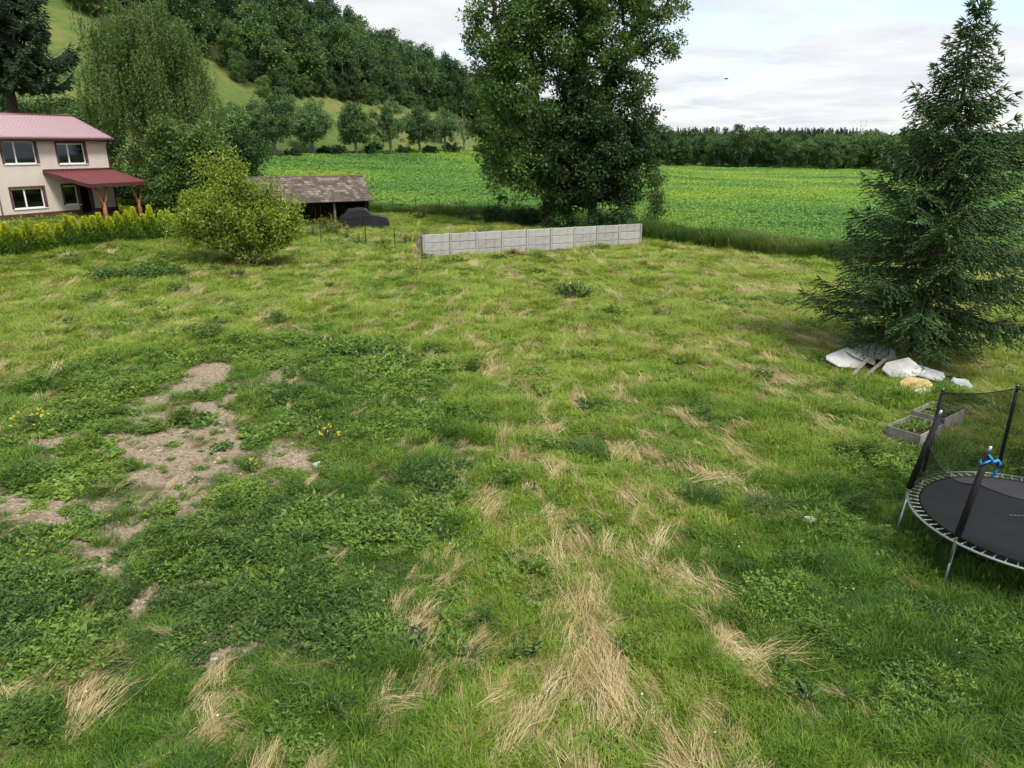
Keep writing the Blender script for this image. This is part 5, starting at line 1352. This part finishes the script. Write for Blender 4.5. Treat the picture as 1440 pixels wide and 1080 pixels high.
def leg(d1, d2):
    """a bent leg: two uprights joined by a foot rail"""
    z0 = -.06; mb = MB(); pts = []
    for d in (d1, d2):
        c_, s__ = ca(d); pts.append(np.array([TR * c_, TR * s__, 0]))
    a, b = pts; o = lambda p: p * 1.03
    mb.tube([a + (0, 0, ZF - .01), o(a) + (0, 0, .10), o(a) * .985 + o(b) * .015 + (0, 0, z0 + .02), o(b) * .985 + o(a) * .015 + (0, 0, z0 + .02), o(b) + (0, 0, .10), b + (0, 0, ZF - .01)], .021, 8)
    mb.build('leg', M['galv'], tramp, True)
for d1, d2 in ((150, 203), (72, 121), (-35, 20), (-88, -118)): leg(d1, d2)
# net: hangs between the pole tops, slack and partly collapsed on the near side
def net_panel(A, B, topA, topB, sag, zb, inset=.06):
    n, m = 14, 8; V = []; A = np.array(A); B = np.array(B)
    for i in range(n + 1):
        u = i / n; t = topA * (1 - u) + topB * u - np.array([0, 0, sag * 4 * u * (1 - u)]); a = (A * (1 - u) + B * u)
        ang = math.atan2(a[1], a[0]); bt = np.array([(TR - inset) * math.cos(ang), (TR - inset) * math.sin(ang), zb])
        for j in range(m + 1):
            v = j / m; V.append(bt * (1 - v) + t * v + np.array([math.cos(ang), math.sin(ang), 0]) * .04 * math.sin(7 * u + 5 * v) * math.sin(math.pi * v))
    F = [(i * (m + 1) + j, (i + 1) * (m + 1) + j, (i + 1) * (m + 1) + j + 1, i * (m + 1) + j + 1) for i in range(n) for j in range(m)]
    edge = [V[i * (m + 1) + m] for i in range(n + 1)]
    return V, F, edge
def pol(d, rr=TR): c_, s__ = ca(d); return (rr * c_, rr * s__, 0)
for d1, d2, sag, f1, f2 in ((121, 72, .07, .97, .97), (150, 121, .10, .95, .97), (72, 20, .12, .97, .97), (20, -35, .12, .97, .97), (203, 150, .25, .62, .62), (-35, -88, .2, .95, .7), (-88, 203, .2, .7, .62)):
    tA = np.array([*pol(d1)[:2], 0]) * 0 + tops[d1] * f1 + np.array([*pol(d1)[:2], ZF]) * (1 - f1); tB = tops[d2] * f2 + np.array([*pol(d2)[:2], ZF]) * (1 - f2)
    V, F, e = net_panel(pol(d1), pol(d2), tA, tB, sag, ZF + .02); nm = mk('safety_net', V, F, M['net'], tramp, True)
    mb = MB(); mb.tube(e, .011, 5); mb.build('net_edge_cord', M['foam'], nm)
# blue strap knotted round the near pole
c_, s__ = ca(203); b0 = np.array([(TR + .03) * c_, (TR + .03) * s__, ZF]); tp = tops[203]
w0 = b0 + (tp - b0) * .86
mb = MB()
mb.tube([w0 + (-.07, -.03, -.06), w0 + (-.02, -.07, 0), w0 + (.06, -.05, .03), w0 + (.04, .05, .02), w0 + (-.05, .04, -.02), w0 + (-.07, -.03, -.06)], .016, 6)
mb.tube([w0 + (-.01, -.06, .12), w0 + (.05, -.06, .05), w0 + (.10, -.03, -.02), w0 + (.20, .0, .0), w0 + (.25, .0, -.06), w0 + (.21, .0, -.18), w0 + (.17, .02, -.30)], [.014, .02, .022, .022, .024, .024, .02], 7)
st = mb.build('blue_strap', M['blue_strap'], None, True); st.location = (TC[0], TC[1], tz); tag(st, 'bright blue strap knotted round a black trampoline pole', 'strap')

# ------------------------------------------------------------------ small plants and garden leftovers
def plant(name, label, cat, pos, seed, h, rad, nst, lps, L, W, mat, flowers=0, fmat='flower_yellow', group=None, ftop=True):
    r = np.random.default_rng(seed); root = empty(name, (pos[0], pos[1], gz(pos[0], pos[1]) - .02), 0, label, cat, group)
    V, F, T = weedmesh(seed, nst, lps, rad, h, L, W); mk('leaves', V, F, M[mat], root, False, {'tint': T})
    mb = MB()
    for i in range(min(nst, 10)):
        a = r.random() * 6.28; q = rad * .7 * r.random(); mb.tube([(0, 0, 0), (math.cos(a) * q, math.sin(a) * q, h * .8)], [.014, .006], 4)
    mb.build('stems', M['bark'], root)
    if flowers:
        a = r.random(flowers) * 6.283; q = np.sqrt(r.random(flowers)) * rad; P = np.stack([np.cos(a) * q, np.sin(a) * q, h * (.7 + .4 * r.random(flowers)) * (1 - .35 * q / rad)], 1)
        V, F = leaves(P, r.normal(size=(flowers, 3)) + (0, 0, .6), .07 + .04 * r.random(flowers), .06, r, .1)
        mk('flowers', V, F, M[fmat], root, False, {'tint': np.repeat(r.random(flowers), 4)})['kind'] = 'stuff'
    return root
plant('rose_bush', 'dark low bush with a few pale flowers alone on the lawn', 'bush', at(805, 418), 801, .95, 1.05, 70, 9, .15, .08, 'leaf_dark', 9, 'flower_white')
gd = [(472, 333, 1.1), (487, 336, .9), (507, 344, .8), (440, 333, 1.2), (570, 347, .8), (583, 344, .7), (455, 328, 1.0), (540, 346, .6)]
for i, (px, py, h) in enumerate(gd):
    plant('goldenrod_plant', 'tall weed with yellow flower heads along the low wire fence', 'plant', at(px, py), 810 + i, h * 1.35, .65, 30, 9, .15, .05, 'leaf_hazel', 110 if i != 3 else 40, group='yellow-flowered weeds along the low fence')
plant('feathery_shrub', 'bright green feathery shrub beside the tarpaulin-covered car', 'bush', at(468, 330), 830, 1.9, .75, 40, 22, .22, .04, 'leaf_hazel')
plant('asparagus_plant', 'upright spray of green stems near the concrete wall end', 'plant', at(596, 338), 831, 1.3, .5, 22, 12, .2, .03, 'leaf_hazel')
for i, (px, py, h, w_, lab) in enumerate(((563, 299, 1.2, .7, 'small round green shrub by the field-edge fence'), (592, 308, .8, .7, 'low dark shrub on the strip behind the wall'), (647, 308, 2.6, .9, 'tall twiggy green shrub at the field-edge fence'), (663, 312, 1.7, .9, 'dark small conifer-like shrub beside the twiggy one'), (598, 366, .6, .7, 'leafy green plant at the foot of the concrete wall end'), (700, 366, .5, .7, 'green weed clump before the concrete wall'))):
    plant('garden_shrub', lab, 'bush', at(px, py), 840 + i, h, w_, 40, 9, .17, .10, 'leaf_dark' if i in (1, 3) else 'leaf_hazel')
for i, (px, Y, h, w_) in enumerate(((700, 67, 1.6, 1.4), (738, 66, 1.5, 1.5), (790, 63, 1.7, 1.5), (850, 62.5, 1.8, 1.5), (880, 61, 1.6, 1.2))):
    x = (px - 720) / FPX * (Y * cp + 6 * sp)
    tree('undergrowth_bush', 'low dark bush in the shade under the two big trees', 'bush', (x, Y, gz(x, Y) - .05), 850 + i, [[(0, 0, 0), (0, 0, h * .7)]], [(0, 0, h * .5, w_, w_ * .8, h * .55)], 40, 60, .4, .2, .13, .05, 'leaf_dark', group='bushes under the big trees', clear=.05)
# sapling at the wall end
x = (921 - 720) / FPX * (60 * cp + 5 * sp)
tree('sapling', 'slender young tree standing at the end of the concrete wall', 'tree', (x, 60, gz(x, 60)), 860, [[(0, 0, -.1), (.1, 0, 2), (0, 0, 5.2)]], [(0, 0, 3.6, .75, .7, 1.9), (-.2, 0, 1.4, .8, .7, .9), (.3, 0, 2.2, .7, .6, .8)], 70, 42, .42, .17, .11, .07, 'leaf_hazel', 'bark_grey', clear=.5)
# fallen cut branch with leaves
A, B = at(308, 384), at(150, 396); root = empty('cut_branch', tuple(A), 0, 'cut leafy branch lying on the grass before the yellow-green bush', 'branch')
rb = np.random.default_rng(870); ln = B - A; mb = MB(); q = np.linspace(0, 1, 9)[:, None]
pts = ln * q + np.c_[np.zeros(9), .12 * np.sin(q[:, 0] * 7), .18 + .05 * np.sin(q[:, 0] * 9)]; mb.tube(pts, np.linspace(.055, .015, 9), 7)
P = []
for i in range(60):
    t = .38 + .62 * rb.random(); c = ln * t + (0, 0, .2); d = np.array([-.35 + .5 * rb.normal(), 1.0 * rb.normal(), .25 * abs(rb.normal())]) * .7; mb.tube([c, c + d * .5 + (0, 0, .06), c + d], [.012, .009, .004], 4, False)
    m = 42; P.append(c + d * (.3 + .8 * rb.random((m, 1))) + rb.normal(size=(m, 3)) * np.array([.16, .16, .10]))
mb.build('stem', M['bark'], root); P = np.concatenate(P); P[:, 2] = np.maximum(P[:, 2], .03)
V, F = leaves(P, rb.normal(size=P.shape), .15, .09, rb); mk('leaves', V, F, M['leaf_hazel'], root, False, {'tint': np.repeat(.2 + .6 * rb.random(len(P)), 4)})
# brown heap of dead stems before the wall
hp = at(722, 362); rb = np.random.default_rng(880)
M['dead_stem'] = plain('dead_stem', (.16, .085, .05), .95, .1, var=.5, scale=8)
mb = MB()
for i in range(260):
    a = rb.random() * 6.28; q = abs(rb.normal()) * np.array([.75, .45]); c = np.array([math.cos(a) * q[0], math.sin(a) * q[1], .05 + .45 * max(0, 1 - np.hypot(*q)) * rb.random()]); d = unit(rb.normal(size=3) * np.array([1, 1, .5])) * .28
    mb.tube([c - d, c + (0, 0, .04), c + d], [.012, .015, .006], 3, False)
o = mb.build('dead_stem_heap', M['dead_stem']); o.location = tuple(hp); tag(o, 'low heap of brown dead stems before the concrete wall', 'heap')
# old stump with loose straw at the wall end
spt = at(586, 360); rb = np.random.default_rng(881); root = empty('tree_stump', tuple(spt), 0, 'slanting splintered grey stump beside the concrete wall end', 'stump')
mb = MB(); mb.tube([(0, 0, -.1), (.06, .02, .5), (.2, .05, 1.05), (.26, .06, 1.3)], [.22, .17, .13, .04], 9); mb.build('stem', M['bark_grey'], root)
mb = MB()
for i in range(40): a = rb.normal() * .2; mb.tube([(rb.normal() * .1 - .1, rb.normal() * .12, .75), (-.05 + a * .5, -.18 + rb.normal() * .06, .45), (-.15 + a, -.3 + rb.normal() * .1, .02)], [.012, .011, .006], 3, False)
mb.build('straw', plain('pale_straw', (.48, .38, .2), .9, .1), root)
# large-leaved dock plants and dark tufts in the near grass
for i, (px, py, sz, lab) in enumerate(((590, 905, 1.0, 'big-leaved light green plant in the straw-streaked grass'), (560, 900, .7, 'smaller big-leaved plant beside the light green one'), (1130, 985, .8, 'leafy bright green herb in the lush grass'), (665, 920, .7, 'light green rosette at the straw edge'))):
    plant('dock_plant', lab, 'plant', at(px, py), 890 + i, .3 * sz, .22 * sz, 9, 4, .24 * sz, .09 * sz, 'leaf_hazel')
for i, (px, py, lab) in enumerate(((985, 705, 'dense dark green grass tuft beside a straw streak'), (830, 640, 'dark grass tuft in the middle of the lawn'), (1165, 690, 'bushy dark grass tuft near the white scrap'), (1075, 720, 'broad green grass tuft between straw streaks'))):
    p = at(px, py); V, F, T = blades(900 + i, 420, .32, .010, .36, .8); o = mk('grass_tuft', V, F, M['leaf_hazel'], None, False, {'tint': .25 + .6 * T}); o.location = (p[0], p[1], p[2]); tag(o, lab, 'grass tuft')
# yellow flowers in the weeds
for i, (px, py, lab) in enumerate(((45, 605, 'yellow-flowered weed at the edge of the weed patch'), (462, 618, 'pale yellow-flowered weed right of the bare earth'), (355, 662, 'tiny yellow-flowered weed on the bare earth'))):
    plant('flowering_weed', lab, 'plant', at(px, py), 910 + i, .55 - .12 * i, .5 - .15 * i, 26, 7, .09, .03, 'leaf_hazel', 34 - 12 * i)
# white clover flowers
P2, r = lawn_points(1.0, ymax=50, seed=19, pw=.6); X, Y = P2.T; soil, weed, lush, dry, yel = lawn_masks(X, Y); kp = (fbm(X / 2.5, Y / 2.5, 201, 2) > .58) & (soil < .2); X, Y = X[kp], Y[kp]; n = len(X)
V, F = stone_mesh(5, 6, 4, .1); s0 = .009 + .008 * r.random(n)
scatter('clover_flowers', [proto('clover_kind_0', V, F, np.zeros(len(V)), M['flower_white'])], np.stack([X, Y, H(X, Y) + .13 + .06 * r.random(n)], 1), np.zeros((n, 3)), np.repeat(s0[:, None], 3, 1), np.zeros(n, int), np.zeros(n), 'tiny white clover flowers dotted through the grass', 'flowers')

# ------------------------------------------------------------------ far pylon and the bird
M['pylon'] = plain('pylon', (.34, .36, .38), .6, .4, .5, .1)
Yp = 1080.; xp = (1210 - 720) / FPX * Yp * cp * 1.0; zp = gz(xp, Yp); ph = 27.
pyl = empty('power_pylon', (xp, Yp, zp), 0, 'pale lattice power pylon on the far skyline', 'pylon'); mb = MB(); wb = 2.2
for sx in (-1, 1):
    for sy in (-1, 1): mb.tube([(sx * wb, sy * wb, -3), (sx * .8, sy * .8, ph * .6)], .17, 4)
for i in range(7):
    a = 1 - i / 8.2; b = 1 - (i + 1) / 8.2; za, zb2 = ph * .6 * i / 7, ph * .6 * (i + 1) / 7
    mb.tube([(-wb * a, -wb * a, za), (wb * b, -wb * b, zb2)], .10, 4); mb.tube([(wb * a, -wb * a, za), (-wb * b, -wb * b, zb2)], .10, 4)
mb.build('tower', M['pylon'], pyl)
mb = MB(); mb.tube([(0, 0, ph * .6), (-4.2, 0, ph * .72), (-4.4, 0, ph * .95), (-3, 0, ph), (3, 0, ph), (4.4, 0, ph * .95), (4.2, 0, ph * .72), (0, 0, ph * .6)], .22, 5); mb.tube([(-6, 0, ph * .72), (6, 0, ph * .72)], .2, 4); mb.build('crossarm', M['pylon'], pyl)
d0 = ray(1021, 111); bp = d0 * 55 + np.array([0, 0, CAM_H])
M['bird'] = plain('bird', (.02, .02, .024), .7)
bird = empty('bird', tuple(bp), R(8), 'small dark bird gliding in the sky beyond the big trees', 'bird'); mb = MB(); mb.tube([(-.14, 0, 0), (-.07, 0, .01), (.02, 0, .015), (.1, 0, .01), (.16, 0, 0)], [.006, .03, .038, .026, .004], 8); mb.build('body', M['bird'], bird, True)
for s_g in (-1, 1):
    V = [(.06, 0, .02), (-.05, 0, .02), (-.06, s_g * .16, .05), (.05, s_g * .16, .055), (-.1, s_g * .32, .03), (.06, 0, .008), (-.05, 0, .008), (-.06, s_g * .16, .042), (.05, s_g * .16, .045)]
    mk('wing', V, [(0, 1, 2, 3), (3, 2, 4), (5, 8, 7, 6), (8, 4, 7), (0, 3, 8, 5), (1, 6, 7, 2), (3, 4, 8), (2, 7, 4)], M['bird'], bird)
